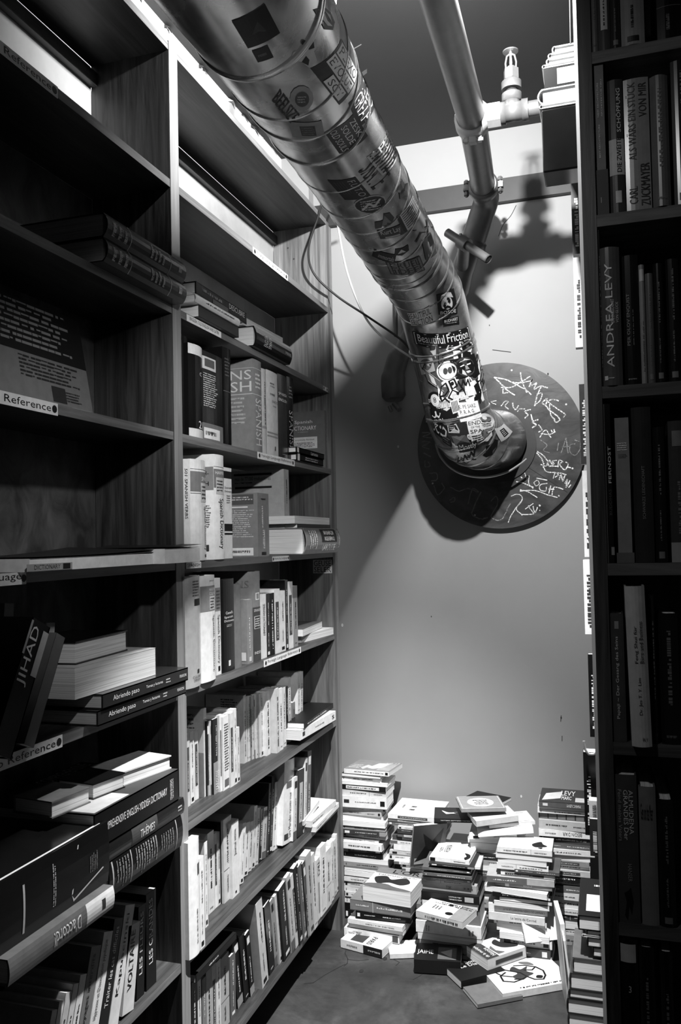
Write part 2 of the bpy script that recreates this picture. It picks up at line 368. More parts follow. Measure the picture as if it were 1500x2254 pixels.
# nail heads on the far upright
mb = MB([PK])
for p in ((634, 546), (647, 570)):
    P = atY(3.0893, *p); mb.add([P+Vector((math.cos(t)*.004, 0, math.sin(t)*.004)) for t in [i*math.pi/4 for i in range(8)]], [tuple(range(8))])
o = mb.build('nail_head'); o.parent = u3
for v in o.data.vertices: v.co -= bc.location
# ------------------------------------------------------------ rows of upright books
def solveY(X, z, px):
    lo, hi = .2, 3.6
    for _ in range(40):
        m_ = (lo+hi)/2
        if proj((X, m_, z))[0] < px: lo = m_
        else: hi = m_
    return (lo+hi)/2
ROWN = {2: 'third shelf down', 3: 'fourth shelf down', 4: 'fifth shelf down', 5: 'sixth shelf down', 6: 'third shelf up', 7: 'second shelf up', 8: 'lowest shelf'}
def up_row(k, bay, items, group, rowname, default_set=.015, seed=1, z=None, maxtop=None):
    q = random.Random(seed); z = SZ[k] if z is None else z
    for i, it in enumerate(items):
        xl, xr, yt, tn = it[:4]; op = it[4] if len(it) > 4 else {}
        if 'yb' in op: X = atZ(z, (xl+xr)/2, op['yb']).x
        else: X = FX-op.get('set', default_set)
        X = min(X, FX+.02)
        Y0, Y1 = solveY(X, z+.02, xl), solveY(X, z+.02, xr); T = max(.004, Y1-Y0)*.985
        H = atX(X, (xl+xr)/2+op.get('tx', 0), yt).z-z; lean = op.get('lean', 0)
        if k is not None and k > 0: H = min(H, (SZ[k-1]-.024-z))
        H = max(.08, H)
        if lean: T *= math.cos(math.radians(lean)); H = min(H, (SZ[k-1]-.03-z-T*abs(math.sin(math.radians(lean)))))/math.cos(math.radians(lean))
        D = op.get('D', min(.68*H+.01, .2)); D = min(D, X-BX-.004)
        la = math.radians(-lean)
        M = Matrix.Translation((X, Y0, z)) @ (Matrix.Translation((0, T, 0)) @ Matrix.Rotation(la, 4, 'X') @ Matrix.Translation((0, -T, 0)) if lean > 0 else Matrix.Rotation(la, 4, 'X'))
        if not op.get('straight'): M = M @ Matrix.Rotation(math.radians(q.uniform(-.6, .6)), 4, 'Z')
        dc = op.get('deco'); 
        if dc is None: dc = spine_deco(tn, T, q)
        thin = 'thin' if T < .012 else 'thick' if T > .038 else ''
        kind = op.get('kind', 'hardback' if op.get('hard') else 'paperback')
        lab = op.get('label') or ('%s %s %s, %s from left, %s' % (thin, tw(tn), kind, ORD[i], rowname)).strip()
        book(M, D, T, H, tn, lab, group, dc, op.get('hard', False), op.get('bulge', .003 if op.get('hard') else .0), op.get('gloss', q.random() < .3))
def tx(s, u0, v0, u1, v1, rot=3, t=20): return ('t', 's', s, u0, v0, u1, v1, rot, t)
r3 = 'fourth shelf of the right bay'
up_row(3, 1, [
 (403, 416, 742, 14, dict(hard=1, gloss=1, set=.03, deco=[tx('Hill', .2, .45, .8, .62, 0, 230), ('r', 's', .3, .12, .7, .17, 200)], label='black glossy hardback leaning beside the upright on the dictionary shelf')),
 (416, 447, 762, 26, dict(hard=1, gloss=1, bulge=.008, deco=[('r', 's', 0, 0, 1, .1, 220), ('r', 's', 0, .89, 1, 1, 225), tx('21', .5, .11, .9, .19, 0, 240), tx('C', .62, .68, .84, .72, 0, 235)], label='black hardback with white bands and a number 21 on its spine')),
 (447, 492, 781, 36, dict(hard=1, gloss=1, deco=[('r', 's', 0, 0, 1, .2, 120), ('r', 's', .04, .03, .8, .15, 235), ('g', 's', .1, .045, .72, .135, 'u', 20, 1), ('r', 's', 0, .8, .62, .94, 215), ('r', 's', .1, .83, .55, .92, 90), ('g', 's', .03, .38, .7, .76, 'u', 200, 16)], label='dark book with barcode label and small print beside the number 21 spine')),
 (492, 510, 768, 12, dict(hard=1, gloss=1, deco=[('g', 's', .2, .7, .8, .9, 'u', 90, 6), ('r', 's', .05, .55, .95, .555, 120)], label='black hardback between the barcode book and the big grey dictionary')),
 (559, 578, 793, 150, dict(hard=1, D=.2, deco=[('r', 's', 0, .62, 1, .625, 220), ('r', 's', 0, .9, 1, .905, 220), tx('SPANISH', .2, .08, .85, .58, 3, 215), ('g', 's', .2, .68, .8, .86, 'u', 215, 4), ('t', 'l', 'NS', .62, .78, .98, .88, 0, 225), ('t', 'l', 'SH', .62, .65, .98, .76, 0, 225), ('r', 'l', 0, .62, 1, .628, 220), ('r', 'l', 0, .9, 1, .905, 220), ('g', 'l', .5, .3, .9, .6, 'u', 190, 7)], label='big grey dictionary with SPANISH on spine, cover half showing')),
 (578, 589, 814, 205, dict(hard=1, deco=[('g', 's', .3, .35, .7, .88, 'v', 60), ('r', 's', 0, .3, 1, .33, 150)], label='narrow white dictionary just right of the big grey SPANISH dictionary')),
 (589, 614, 820, 215, dict(hard=1, deco=[('r', 's', 0, .22, 1, .24, 140), ('r', 's', 0, .26, 1, .28, 150), ('g', 's', .25, .8, .75, .87, 'u', 70, 2), ('g', 's', .25, .7, .75, .75, 'u', 60, 1), tx('ENCYC', .4, .63, .95, .66, 0, 25), ('g', 's', .45, .57, .85, .61, 'u', 60, 1), ('r', 's', .6, .07, .68, .12, 25)], label='wide white reference book with two grey bands on its spine')),
 (614, 634, 828, 62, dict(hard=1, gloss=1, deco=[tx('SPANISH', .05, .75, .95, .785, 0, 225), tx('ENGLISH', .05, .68, .95, .715, 0, 225), ('g', 's', .3, .04, .9, .06, 'u', 210, 1)], label='dark grey book with SPANISH ENGLISH across the spine')),
 (634, 648, 833, 16, dict(hard=1, gloss=1, deco=[tx('SPANISH', .2, .1, .8, .6, 3, 170), ('g', 's', .2, .74, .8, .9, 'u', 130, 4)], label='black dictionary with tall SPANISH lettering left of the cover-out grey dictionary')),
 (717, 726, 906, 110, dict(D=.16, deco=[('g', 's', .3, .3, .7, .9, 'v', 190), ('t', 'l', 'Spanish', .22, .78, .68, .85, 0, 235), ('t', 'l', 'DICTIONARY', .1, .68, .78, .75, 0, 235), ('r', 'l', .1, .36, .8, .56, 215), ('t', 'l', 'Completely Revised', .18, .49, .72, .53, 0, 20), ('g', 'l', .16, .38, .74, .47, 'u', 60, 4), ('g', 'l', .3, .64, .6, .655, 'u', 200, 1)], label='grey Spanish Dictionary standing with its cover facing out at the shelf end'))],
 'books on the fourth shelf of the right bay', r3, seed=3)
up_row(4, 1, [
 (403, 419, 1014, 238, dict(set=.0, deco=[tx('501 SPANISH VERBS', .35, .42, .75, .92, 3, 15), ('r', 's', .4, .03, .7, .06, 20)], label='slim white paperback spine lettered 501 SPANISH VERBS')),
 (421, 455, 1013, 228, dict(hard=1, bulge=.01, set=.004, deco=[('r', 's', 0, .68, 1, .88, 120), ('r', 's', 0, .66, 1, .665, 60), ('r', 's', 0, .9, 1, .904, 60), tx('SPANISH', .5, .79, .98, .83, 0, 225), ('r', 's', .45, .58, .95, .77, 190), ('g', 's', .5, .6, .92, .75, 'u', 70, 4), tx('Spanish Dictionary', .62, .1, .92, .54, 3, 40), ('r', 's', .7, .03, .82, .06, 20)], label='fat white Spanish Dictionary, left one of the tall pair beside 501 verbs')),
 (473, 495, 1002, 236, dict(hard=1, D=.2, bulge=.004, set=-.004, deco=[('r', 's', 0, .68, 1, .86, 120), ('r', 's', 0, .88, 1, .884, 60), tx('HARPER', .1, .81, .95, .84, 0, 230), ('r', 's', .15, .62, .9, .78, 190), ('g', 's', .2, .64, .85, .76, 'u', 70, 4), tx('Spanish Dictionary', .3, .1, .8, .58, 3, 40), ('r', 'l', 0, .66, 1, .88, 130), ('t', 'l', 'SH-', .8, .8, .93, .84, 0, 20), ('t', 'l', 'SH', .8, .7, .93, .74, 0, 20), ('g', 'l', .78, .3, .96, .52, 'u', 110, 10), ('r', 'l', .8, .08, .92, .14, 60)], label='tallest white Spanish Dictionary, right one of the pair, touching the shelf above')),
 (495, 513, 1030, 232, dict(set=.012, deco=[('r', 's', 0, .88, 1, .96, 20), tx('Spanish', .1, .76, .95, .79, 0, 25), tx('Dictionary', .1, .72, .95, .75, 0, 25), ('g', 's', .3, .6, .9, .7, 'u', 110, 4), ('r', 's', 0, .3, 1, .38, 20), ('r', 's', 0, .26, 1, .28, 20)], label='white paperback with black diagonal bands right of the tall dictionary pair')),
 (569, 594, 1086, 128, dict(D=.13, hard=0, set=.0, deco=[('g', 's', .3, .45, .5, .8, 'v', 225), ('g', 's', .3, .12, .7, .42, 'v', 225), ('r', 's', .3, .02, .7, .07, 20), ('g', 's', .3, .88, .7, .93, 'u', 20), ('r', 'l', .12, .82, .9, .98, 85), ('g', 'l', .14, .88, .88, .95, 'u', 215, 2), ('r', 'l', .15, .77, .75, .79, 225), ('g', 'l', .1, .3, .92, .74, 'u', 190, 14), ('r', 'l', .15, .02, .88, .14, 232), ('g', 'l', .25, .04, .8, .12, 'u', 25, 1)], label='grey pocket dictionary with barcode on its back cover, in front of larger one')),
 (628, 639, 1034, 168, dict(D=.2, deco=[('g', 's', .3, .6, .7, .95, 'v', 70), ('r', 's', .3, .03, .7, .1, 60), ('r', 'l', .08, .94, .78, .965, 30), ('t', 'l', 'mas de 77.000 traducciones', .1, .88, .76, .925, 0, 40), ('g', 'l', .1, .84, .5, .87, 'u', 40, 1), ('r', 'l', .1, .785, .78, .81, 30), ('r', 'l', .65, .05, .8, .12, 225), ('g', 'l', .66, .055, .79, .115, 'u', 20, 1)], label='large pale dictionary with its back cover showing behind the pocket dictionary'))],
 'books on the fifth shelf of the right bay', 'fifth shelf of the right bay', seed=4)
up_row(5, 1, [
 (409, 443, 1267, 172, dict(hard=1, bulge=.008, set=-.006, deco=[('g', 's', .35, .81, .85, .96, 'u', 80, 6), ('r', 's', .45, .73, .95, .79, 25), ('r', 's', .6, .12, .76, .155, 40), tx('COLUMBIA', .3, .08, .95, .105, 0, 40), tx('VIKING', .35, .055, .9, .075, 0, 40)], label='wide pale grey hardback with dark label patch, first on the sixth shelf')),
 (443, 476, 1266, 236, dict(hard=1, bulge=.006, set=-.004, deco=[('r', 's', 0, .66, 1, .9, 130), tx('HARPER', .48, .85, .98, .88, 0, 230), tx('COLLINS', .48, .81, .98, .84, 0, 230), ('r', 's', .5, .67, .96, .8, 195), ('g', 's', .54, .68, .92, .79, 'u', 70, 4), tx('Spanish Dictionary', .68, .08, .9, .62, 3, 25), ('g', 's', .5, .94, .95, .955, 'u', 90, 1)], label='bright white Spanish Dictionary beside the wide pale grey hardback')),
 (476, 488, 1272, 226, dict(deco=[('r', 's', 0, .66, 1, .9, 140), ('g', 's', .2, .67, .9, .88, 'u', 80, 6), tx('Spanish Dictionary', .3, .12, .8, .62, 3, 40), ('r', 's', .4, .04, .75, .09, 20)], label='narrower white Spanish Dictionary left of the black dictionary')),
 (488, 517, 1274, 14, dict(hard=1, gloss=1, deco=[tx("Cassell's", .3, .62, .85, .65, 0, 235), tx('Spanish', .2, .57, .85, .6, 0, 235), tx('Dictionary', .2, .53, .95, .56, 0, 235), ('g', 's', .35, .48, .75, .51, 'u', 200, 2), ('r', 's', .45, .06, .6, .12, 230)], label='black Spanish Dictionary with small white title in the row of dictionaries')),
 (517, 533, 1286, 120, dict(hard=1, deco=[], label='plain mid grey hardback touching the black dictionary')),
 (545, 558, 1319, 140, dict(deco=[('g', 's', .25, .2, .6, .72, 'v', 210), ('r', 's', .3, .03, .7, .1, 200), ('r', 'l', .8, .05, .97, .18, 225)], D=.13, label='short grey paperback in front of the large dictionary with round emblem')),
 (558, 575, 1257, 130, dict(hard=1, D=.2, deco=[('r', 's', 0, 0, 1, .6, 70), ('r', 's', .3, .68, .8, .76, 225), ('r', 's', .38, .69, .72, .75, 130), tx('SPANISH', .1, .55, .95, .58, 0, 225), ('r', 's', .12, .36, .9, .5, 225), ('r', 's', .17, .365, .85, .495, 60), ('g', 's', .2, .38, .82, .48, 'u', 225, 4), tx('INDEX', .1, .08, .9, .11, 0, 225), ('t', 'l', 'NS', .72, .82, .95, .9, 0, 110)], label='tall grey dictionary with round emblem and INDEX on its spine')),
 (577, 588, 1308, 225, dict(deco=[tx('SPANISH DICTIONARY', .3, .35, .75, .85, 3, 20)])),
 (588, 596, 1306, 22, {}), (596, 606, 1305, 26, dict(deco=[('g', 's', .25, .1, .75, .95, 'v', 220)])), (606, 618, 1296, 232, {}), (618, 630, 1300, 228, {}),
 (630, 636, 1276, 14, dict(gloss=1)), (636, 647, 1280, 226, {}), (647, 657, 1289, 150, {})],
 'books on the sixth shelf of the right bay', 'sixth shelf of the right bay', seed=5)
# third shelf from the floor
R6 = [(410, 420, 1612, 200), (420, 429, 1609, 232), (429, 438, 1606, 226), (450, 457, 1558, 210), (457, 464, 1585, 18), (464, 471, 1584, 234), (471, 485, 1580, 40), (485, 492, 1572, 228),
      (492, 508, 1574, 226), (508, 516, 1568, 222), (516, 523, 1559, 228), (523, 529, 1600, 220), (538, 544, 1529, 215), (544, 548, 1531, 205), (548, 552, 1531, 228), (552, 556, 1532, 150), (556, 560, 1530, 222),
      (560, 565, 1529, 190), (565, 570, 1527, 225), (570, 575, 1526, 170), (575, 581, 1525, 228), (588, 596, 1519, 236), (610, 616, 1514, 222), (616, 624, 1514, 236), (624, 631, 1512, 226), (631, 636, 1510, 40), (636, 642, 1490, 228), (645, 651, 1545, 130), (656, 661, 1480, 232), (661, 667, 1479, 226)]
YB6 = [(410, 1780), (437, 1757), (463, 1750), (485, 1743), (515, 1730), (527, 1720), (535, 1682), (560, 1670), (591, 1662), (615, 1656), (632, 1639), (645, 1627), (667, 1607)]
YB7 = [(417, 2110), (431, 2101), (450, 2084), (458, 2020), (468, 2005), (487, 1989), (505, 1980), (525, 1969), (535, 1937), (553, 1916), (577, 1895), (604, 1873), (612, 1867), (644, 1855), (668, 1836), (680, 1824)]
YB8 = [(420, 2370), (529, 2215), (567, 2180), (585, 2169), (607, 2127), (633, 2108), (655, 2084), (676, 2065), (695, 2047), (704, 2023), (719, 2004), (729, 1991), (739, 1971), (753, 1947)]
def ip(tab, x):
    for (a, b), (c, d) in zip(tab[:-1], tab[1:]):
        if x <= c: return b+(d-b)*(max(x, a)-a)/(c-a)
    return tab[-1][1]
def rowyb(rows, tab, extra={}):
    out = []
    for i, r_ in enumerate(rows):
        d = dict(r_[4]) if len(r_) > 4 else {}; d.setdefault('yb', ip(tab, (r_[0]+r_[1])/2)); out.append(tuple(r_[:4])+(d,))
    return out
R6 = [list(r_) for r_ in R6]
def o6(i, **k):
    R6[i] = R6[i][:4]+[k]
o6(3, D=.15, deco=[('r', 'l', 0, 0, 1, .5, 150), ('p', 'l', [(.55, .02), (.5, .2), (.62, .35), (.75, .42), (.82, .3), (.78, .12), (.8, .02)], 25), ('g', 'l', .5, .6, .9, .95, 'u', 90, 7)], label='pale book with a dark-haired figure on the lower half of its cover')
o6(6, deco=[('r', 's', 0, 0, 1, .42, 150), ('g', 's', .3, .5, .6, .95, 'v', 200), tx('LAROUSSE', .3, .05, .7, .3, 1, 225)])
o6(8, D=.14, deco=[('g', 's', .2, .25, .8, .9, 'u', 60, 18), ('r', 's', .2, .04, .8, .14, 90)], label='white book with a column of small print and a barcode on its spine side')
o6(12, D=.16, deco=[('g', 's', .3, .1, .7, .9, 'v', 60), ('g', 'l', .4, .5, .9, .95, 'u', 70, 12), ('r', 'l', .5, .06, .8, .16, 80)])
o6(21, D=.16, deco=[('g', 's', .2, .1, .8, .9, 'v', 60), ('g', 'l', .4, .4, .9, .9, 'u', 130, 9), ('r', 'l', .45, .05, .85, .15, 60)])
o6(22, D=.14, deco=[('g', 's', .2, .1, .8, .9, 'v', 60), ('g', 'l', .2, .2, .8, .95, 'u', 90, 14)])
o6(28, lean=3); o6(29, lean=4)
up_row(6, 1, rowyb(R6, YB6), 'books on the third shelf up, right bay', 'third shelf up of the right bay', seed=6)
R7 = [(417, 441, 1845, 236, dict(hard=0, bulge=.006, deco=[('g', 's', .5, .1, .7, .4, 'v', 90), ('r', 's', .65, .68, .9, .78, 60)])), (441, 452, 1885, 232), (452, 459, 1851, 226), (459, 473, 1829, 214), (473, 480, 1832, 224, dict(deco=[('r', 's', .25, .3, .75, .85, 40), ('g', 's', .4, .35, .6, .8, 'v', 200)])), (480, 487, 1830, 218),
      (488, 494, 1806, 18), (494, 512, 1797, 200), (512, 528, 1806, 230, dict(deco=[tx('Journal intime', .3, .55, .7, .9, 1, 30), ('r', 's', .4, .04, .6, .07, 20)]))]
for xl, xr, yt, tn in ((528, 536, 1802, 226), (536, 546, 1800, 232), (546, 554, 1797, 222), (554, 561, 1764, 210), (561, 569, 1768, 205), (569, 576, 1770, 22), (576, 586, 1766, 190), (586, 592, 1715, 60), (592, 600, 1700, 30), (600, 607, 1712, 226), (607, 612, 1732, 228), (612, 617, 1725, 20)):
    R7.append((xl, xr, yt, tn, dict(lean=9, tx=20)))
R7 += [(622, 645, 1667, 238, dict(lean=7, tx=16, hard=1, deco=[tx('Lars Marsden raconte tout', .45, .06, .72, .6, 1, 30), ('r', 's', .1, .05, .45, .12, 60), ('r', 's', .2, .66, .75, .74, 90)], label='big bright white leaning book with a small picture on its spine')),
       (645, 654, 1702, 228, dict(lean=6, tx=14)), (655, 668, 1686, 45, dict(lean=6, tx=14)), (669, 674, 1660, 220, dict(lean=7, tx=15)), (674, 683, 1646, 90, dict(lean=7, tx=15))]
up_row(7, 1, rowyb(R7, YB7), 'books on the second shelf up, right bay', 'second shelf up of the right bay', seed=7)
R8 = [(424, 437, 2135, 14, dict(gloss=1)), (437, 445, 2130, 222), (447, 456, 2150, 120), (456, 468, 2130, 170), (468, 478, 2120, 190), (478, 488, 2112, 215), (488, 506, 2100, 165), (508, 520, 2098, 90)]
for xl, xr, yt, tn in ((524, 537, 2084, 14), (539, 551, 2072, 14), (552, 561, 2068, 22), (578, 592, 1994, 205), (594, 606, 2004, 20), (606, 616, 1994, 150), (616, 626, 1982, 205), (626, 643, 1965, 14), (643, 652, 1940, 190), (652, 660, 1938, 212), (660, 669, 1920, 30), (669, 678, 1917, 90), (678, 684, 1912, 20)):
    R8.append((xl, xr, yt, tn, dict(lean=-9, tx=-24)))
R8 += [(683, 694, 1882, 185, dict(lean=-6, tx=-12)), (693, 700, 1881, 214, dict(lean=-5, tx=-8)), (700, 708, 1886, 222, dict(lean=-2, deco=[tx('TRCI', .3, .72, .9, .95, 3, 20), ('r', 's', .4, .1, .7, .6, 150)])),
       (708, 720, 1857, 236), (720, 731, 1867, 228), (731, 736, 1850, 236), (736, 742, 1846, 205), (742, 748, 1832, 232)]
up_row(8, 1, rowyb(R8, YB8), 'books on the lowest shelf of the right bay', 'lowest shelf of the right bay', seed=8)
# ------------------------------------------------------------ lying books on the shelves of the left bookcase
def lying(X, z, y0, y1, T, tn, label, D=.16, spine='out', deco=(), hard=False, bulge=0, yaw=0, group='books lying flat on the shelves', gloss=False, flip=False, pitch=0):
    """spine parallel to the shelf edge; spine 'out' faces the aisle, 'in' shows the fore-edge. local z runs along world y"""
    H = y1-y0
    if spine == 'out':
        if not flip: M = frame((X, y1, z+0), (1, 0, 0), (0, 0, 1), (0, -1, 0))     # local z -> -y, local y -> +z
        else: M = frame((X, y0, z+T), (1, 0, 0), (0, 0, -1), (0, 1, 0))
    else:
        M = frame((X-D, y0, z), (-1, 0, 0), (0, 0, 1), (0, 1, 0))
    c = Matrix.Translation(((X), (y0+y1)/2, z)); M = c @ Matrix.Rotation(math.radians(yaw), 4, 'Z') @ Matrix.Rotation(math.radians(pitch), 4, 'X') @ c.inverted() @ M
    return book(M, D, T, H, tn, label, group, deco, hard, bulge, gloss)
def ly(k): return SZ[k]+.0004
Yq = lambda X, z, px: solveY(X, z, px)
def hof(X, z, px, py): return atX(X, px, py).z
# third shelf, right bay
z = ly(2)
lying(-1.0, z, 1.96, 2.21, .030, 60, 'dark grey book lying under the cream rounded book, third shelf', .19, deco=[])
lying(-.995, z+.0306, 1.93, 2.20, .022, 215, 'cream rounded-spine book lying above the ENGLISH shelf label', .17, hard=1, bulge=.005, deco=[('g', 's', .35, .2, .7, .9, 'v', 50)], flip=True)
lying(-1.03, z+.053, 1.95, 2.26, .014, 200, 'pale paperback lying askew on the cream rounded book', .17, yaw=3, deco=[('g', 's', .3, .1, .7, .5, 'v', 70)])
lying(-1.02, z+.0676, 1.98, 2.32, .034, 24, 'dark book with DESCUBRE on its spine lying on the third shelf', .2, hard=1, deco=[('t', 's', 'DESCUBRE', .1, .62, .55, .95, 1, 230), ('g', 's', .15, .1, .6, .55, 'v', 150, 1), ('r', 's', .6, .3, .95, .6, 90)], flip=True, yaw=1)
lying(-1.09, z+.102, 1.97, 2.2, .028, 46, 'small dark book on top of the DESCUBRE book, pages showing', .13, hard=1)
lying(-1.0, z, 2.32, 2.62, .062, 30, 'thick black dictionary lying at the right of the third shelf', .2, hard=1, bulge=.01, gloss=1, deco=[('t', 's', 'ENGLISH', .2, .7, .75, .8, 0, 225), ('t', 's', 'SPANISH', .2, .6, .75, .68, 0, 225), ('g', 's', .3, .05, .6, .25, 'v', 160)])
lying(-1.02, z+.0626, 2.30, 2.60, .026, 190, 'pale open-edged book lying on the thick black dictionary', .17, spine='in', yaw=-2)
# fourth shelf : two small books in front of the grey Spanish Dictionary
z = ly(3)
lying(-1.005, z, solveY(-1.005, z, 654), solveY(-1.005, z, 712), .024, 40, 'small dark book, lower of two lying before the grey Spanish Dictionary', .1, hard=1, deco=[('g', 's', .2, .3, .8, .8, 'v', 190, 2), ('r', 's', 0, .02, 1, .1, 210)], flip=True)
lying(-1.0, z+.0245, solveY(-1.0, z+.03, 653), solveY(-1.0, z+.03, 714), .02, 26, 'small black book, upper of two lying before the grey Spanish Dictionary', .1, hard=1, deco=[('t', 's', 'Larousse', .2, .5, .8, .75, 1, 215), ('r', 's', .1, .02, .9, .08, 200)], flip=True)
# fifth shelf
z = ly(4)
lying(-.957, z, solveY(-.957, z, 668), solveY(-.957, z, 743), .088, 120, 'fat grey bilingual dictionary lying at the end of the fifth shelf', .22, hard=1, bulge=.014, flip=True, deco=[('r', 's', .04, .42, .56, .88, 45), ('t', 's', 'SPANISH-ENGLISH', .1, .5, .26, .8, 1, 230), ('t', 's', 'INGLES-ESPANOL', .34, .5, .5, .8, 1, 230), ('t', 's', 'LAROUSSE', .64, .46, .9, .84, 1, 230), ('g', 's', .1, .08, .9, .3, 'u', 220, 4), ('g', 's', .1, .92, .9, .97, 'u', 220, 1)])
lying(-.985, z+.0885, solveY(-.985, z+.1, 655), solveY(-.985, z+.1, 728), .014, 60, 'dark slim book between the fat dictionary and curling white paperback', .16)
lying(-.99, z+.103, solveY(-.99, z+.1, 645), solveY(-.99, z+.1, 730), .026, 226, 'white paperback with curling pages on top of the fat bilingual dictionary', .15, spine='in', yaw=2)
# sixth shelf
z = ly(5)
lying(-1.03, z, solveY(-1.03, z, 672), solveY(-1.03, z, 727), .026, 215, 'small pale book, lower of two lying at the end of the sixth shelf', .13, spine='in', yaw=-6)
lying(-1.04, z+.0265, solveY(-1.04, z, 660), solveY(-1.04, z, 717), .026, 90, 'small dark-covered book, upper of two lying at the sixth shelf end', .12, spine='in', yaw=5)
z = ly(6)
lying(-1.035, z, solveY(-1.035, z, 668), solveY(-1.035, z, 703), .018, 226, 'slim white book at the bottom of the three by the third shelf end', .12, deco=[('g', 's', .3, .1, .7, .8, 'v', 90)], flip=True)
lying(-1.0, z+.0185, solveY(-1.0, z, 667), solveY(-1.0, z, 735), .034, 236, 'thick white book sticking out past the end of the third shelf up', .15, deco=[('t', 's', 'S', .3, .88, .7, .95, 1, 20), ('g', 's', .4, .4, .6, .7, 'v', 90), ('r', 's', .3, .06, .7, .12, 60)], flip=True, yaw=-3)
lying(-1.01, z+.053, solveY(-1.01, z, 667), solveY(-1.01, z, 738), .018, 22, 'thin black book lying on the thick white one at third shelf end', .15, deco=[('g', 's', .3, .1, .7, .85, 'v', 225)], flip=True, yaw=2)
z = ly(7)
lying(-1.0, z, solveY(-1.0, z, 694), solveY(-1.0, z, 748), .018, 236, 'white book lying lowest at the end of the second shelf up', .15, deco=[('g', 's', .3, .05, .7, .5, 'v', 60)], flip=True, yaw=1)
lying(-1.005, z+.0185, solveY(-1.0, z, 692), solveY(-1.0, z, 741), .022, 232, 'white book lying on another at the end of the second shelf up', .15, deco=[('g', 's', .3, .05, .7, .5, 'v', 60)], flip=True, yaw=-2)
lying(-1.03, z+.041, solveY(-1.0, z, 688), solveY(-1.0, z, 722), .016, 205, 'pale book, topmost of the lying books by the second shelf end', .13, spine='in', pitch=8)
# black book lying on top of leaning ones, lowest shelf
lying(-1.02, SZ[8]+.235, 1.93, 2.17, .02, 22, 'black picture book lying across the tops on the lowest shelf', .17, deco=[('g', 's', .3, .3, .7, .6, 'v', 220)], flip=True)
# ------------------------------------------------------------ left bay
z = ly(2)
Xb = -.985
a, b = solveY(Xb, z, 228), solveY(Xb, z+.02, 402)
lying(Xb, z, a, b, .052, 60, 'thick dark dictionary with light rings, lower of the pair overhanging the upright', .24, hard=1, bulge=.012, gloss=1, deco=[('r', 's', 0, .73, 1, .735, 225), ('r', 's', 0, .22, 1, .225, 225), ('g', 's', .15, .76, .85, .96, 'u', 205, 3), ('g', 's', .2, .3, .8, .5, 'u', 190, 4), ('g', 's', .3, .05, .7, .14, 'u', 190)], flip=False, yaw=0)
lying(Xb, z+.0525, a+.0, b+.0, .052, 66, 'thick dark dictionary with light rings, upper of the pair overhanging the upright', .24, hard=1, bulge=.012, gloss=1, deco=[('r', 's', 0, .73, 1, .735, 225), ('r', 's', 0, .22, 1, .225, 225), ('g', 's', .15, .76, .85, .96, 'u', 205, 3), ('g', 's', .2, .3, .8, .5, 'u', 190, 4), ('g', 's', .3, .05, .7, .14, 'u', 190)], flip=False, yaw=0)
# large book shown by its back cover
z = ly(3); W_ = .25
M = Matrix.Translation((-1.12, 1.665, z)) @ Matrix.Rotation(math.radians(-10), 4, 'Y') @ Matrix.Rotation(math.radians(90), 4, 'Z') @ Matrix.Rotation(0, 4, 'X')
# local y -> world -x ; show 'l' face (-local y -> +x)
book(M, .32, .02, .25, 150, 'large book leaning with its back cover facing out in the left bay', None,
     [('r', 'l', 0, .52, 1, 1, 34), ('g', 'l', .05, .58, .9, .98, 'u', 170, 8), ('g', 'l', .25, .3, .92, .5, 'u', 60, 6), ('r', 'l', .55, .14, .7, .28, 60), ('r', 'l', .75, .02, .97, .12, 235), ('g', 'l', .77, .03, .95, .1, 'u', 25, 1), ('g', 'l', .7, .16, .88, .26, 'u', 70, 4)])
# open magazines on the fifth shelf
z = ly(4)
def sheetbook(z, y0, y1, x0, x1, T, label, curl, tn, seed):
    mb = MB([tone(tn)]); n = 14
    for s_ in range(2):
        vs = []
        for i in range(n+1):
            t = i/n; y = y0+(y1-y0)*t; up = curl*max(0, t-.35)**1.6*(1 if s_ else .55)
            dn = -.0 if t < .9 else 0
            vs += [(x0, y, z+T*(1+s_*.12)+up), (x1, y, z+T*(1+s_*.12)+up*.45), ]
        mb.add(vs, [(2*i, 2*i+1, 2*i+3, 2*i+2) for i in range(n)], tone(tn if s_ == 0 else 60), None, True)
    o = mb.build('open_magazine'); tag(o, label, 'magazine')
    pb = MB([tone(250)]); pb.box((x0+.004, y0, z), (x1-.002, y1-.01, z+T)); p = pb.build('page_block'); p.parent = o
    return o
sheetbook(z, 1.26, 1.70, -1.22, -.985, .024, 'paperback DICTIONARY lying open face down on the fifth shelf, left bay', .03, 236, 1)
sheetbook(z, 1.69, 1.872, -1.2, -.955, .034, 'white magazine with curled pages overhanging the fifth shelf edge', .02, 238, 2)
y0_, y1_ = solveY(-.985, z, 60), solveY(-.985, z, 160)
mb = MB([tone(170)]); f = lambda u, v, h: (-.986+.0004*h, y0_+(y1_-y0_)*u, z+.001+.013*v)
put_rect(mb, f, 0, 0, 1, 1, tone(170), 1); put_text(mb, f, 'DICTIONARY', .15, .2, .72, .85, 0, tone(60), 2); put_rect(mb, f, .78, .1, .95, .9, tone(40), 2)
mb.add([f(0, 0, 0), f(1, 0, 0), f(1, 1, 0), f(0, 1, 0)], [(3, 2, 1, 0)], tone(170)); 
o = mb.build('paper_slip'); tag(o, 'grey spine strip lettered DICTIONARY under the open paperback', 'book spine')
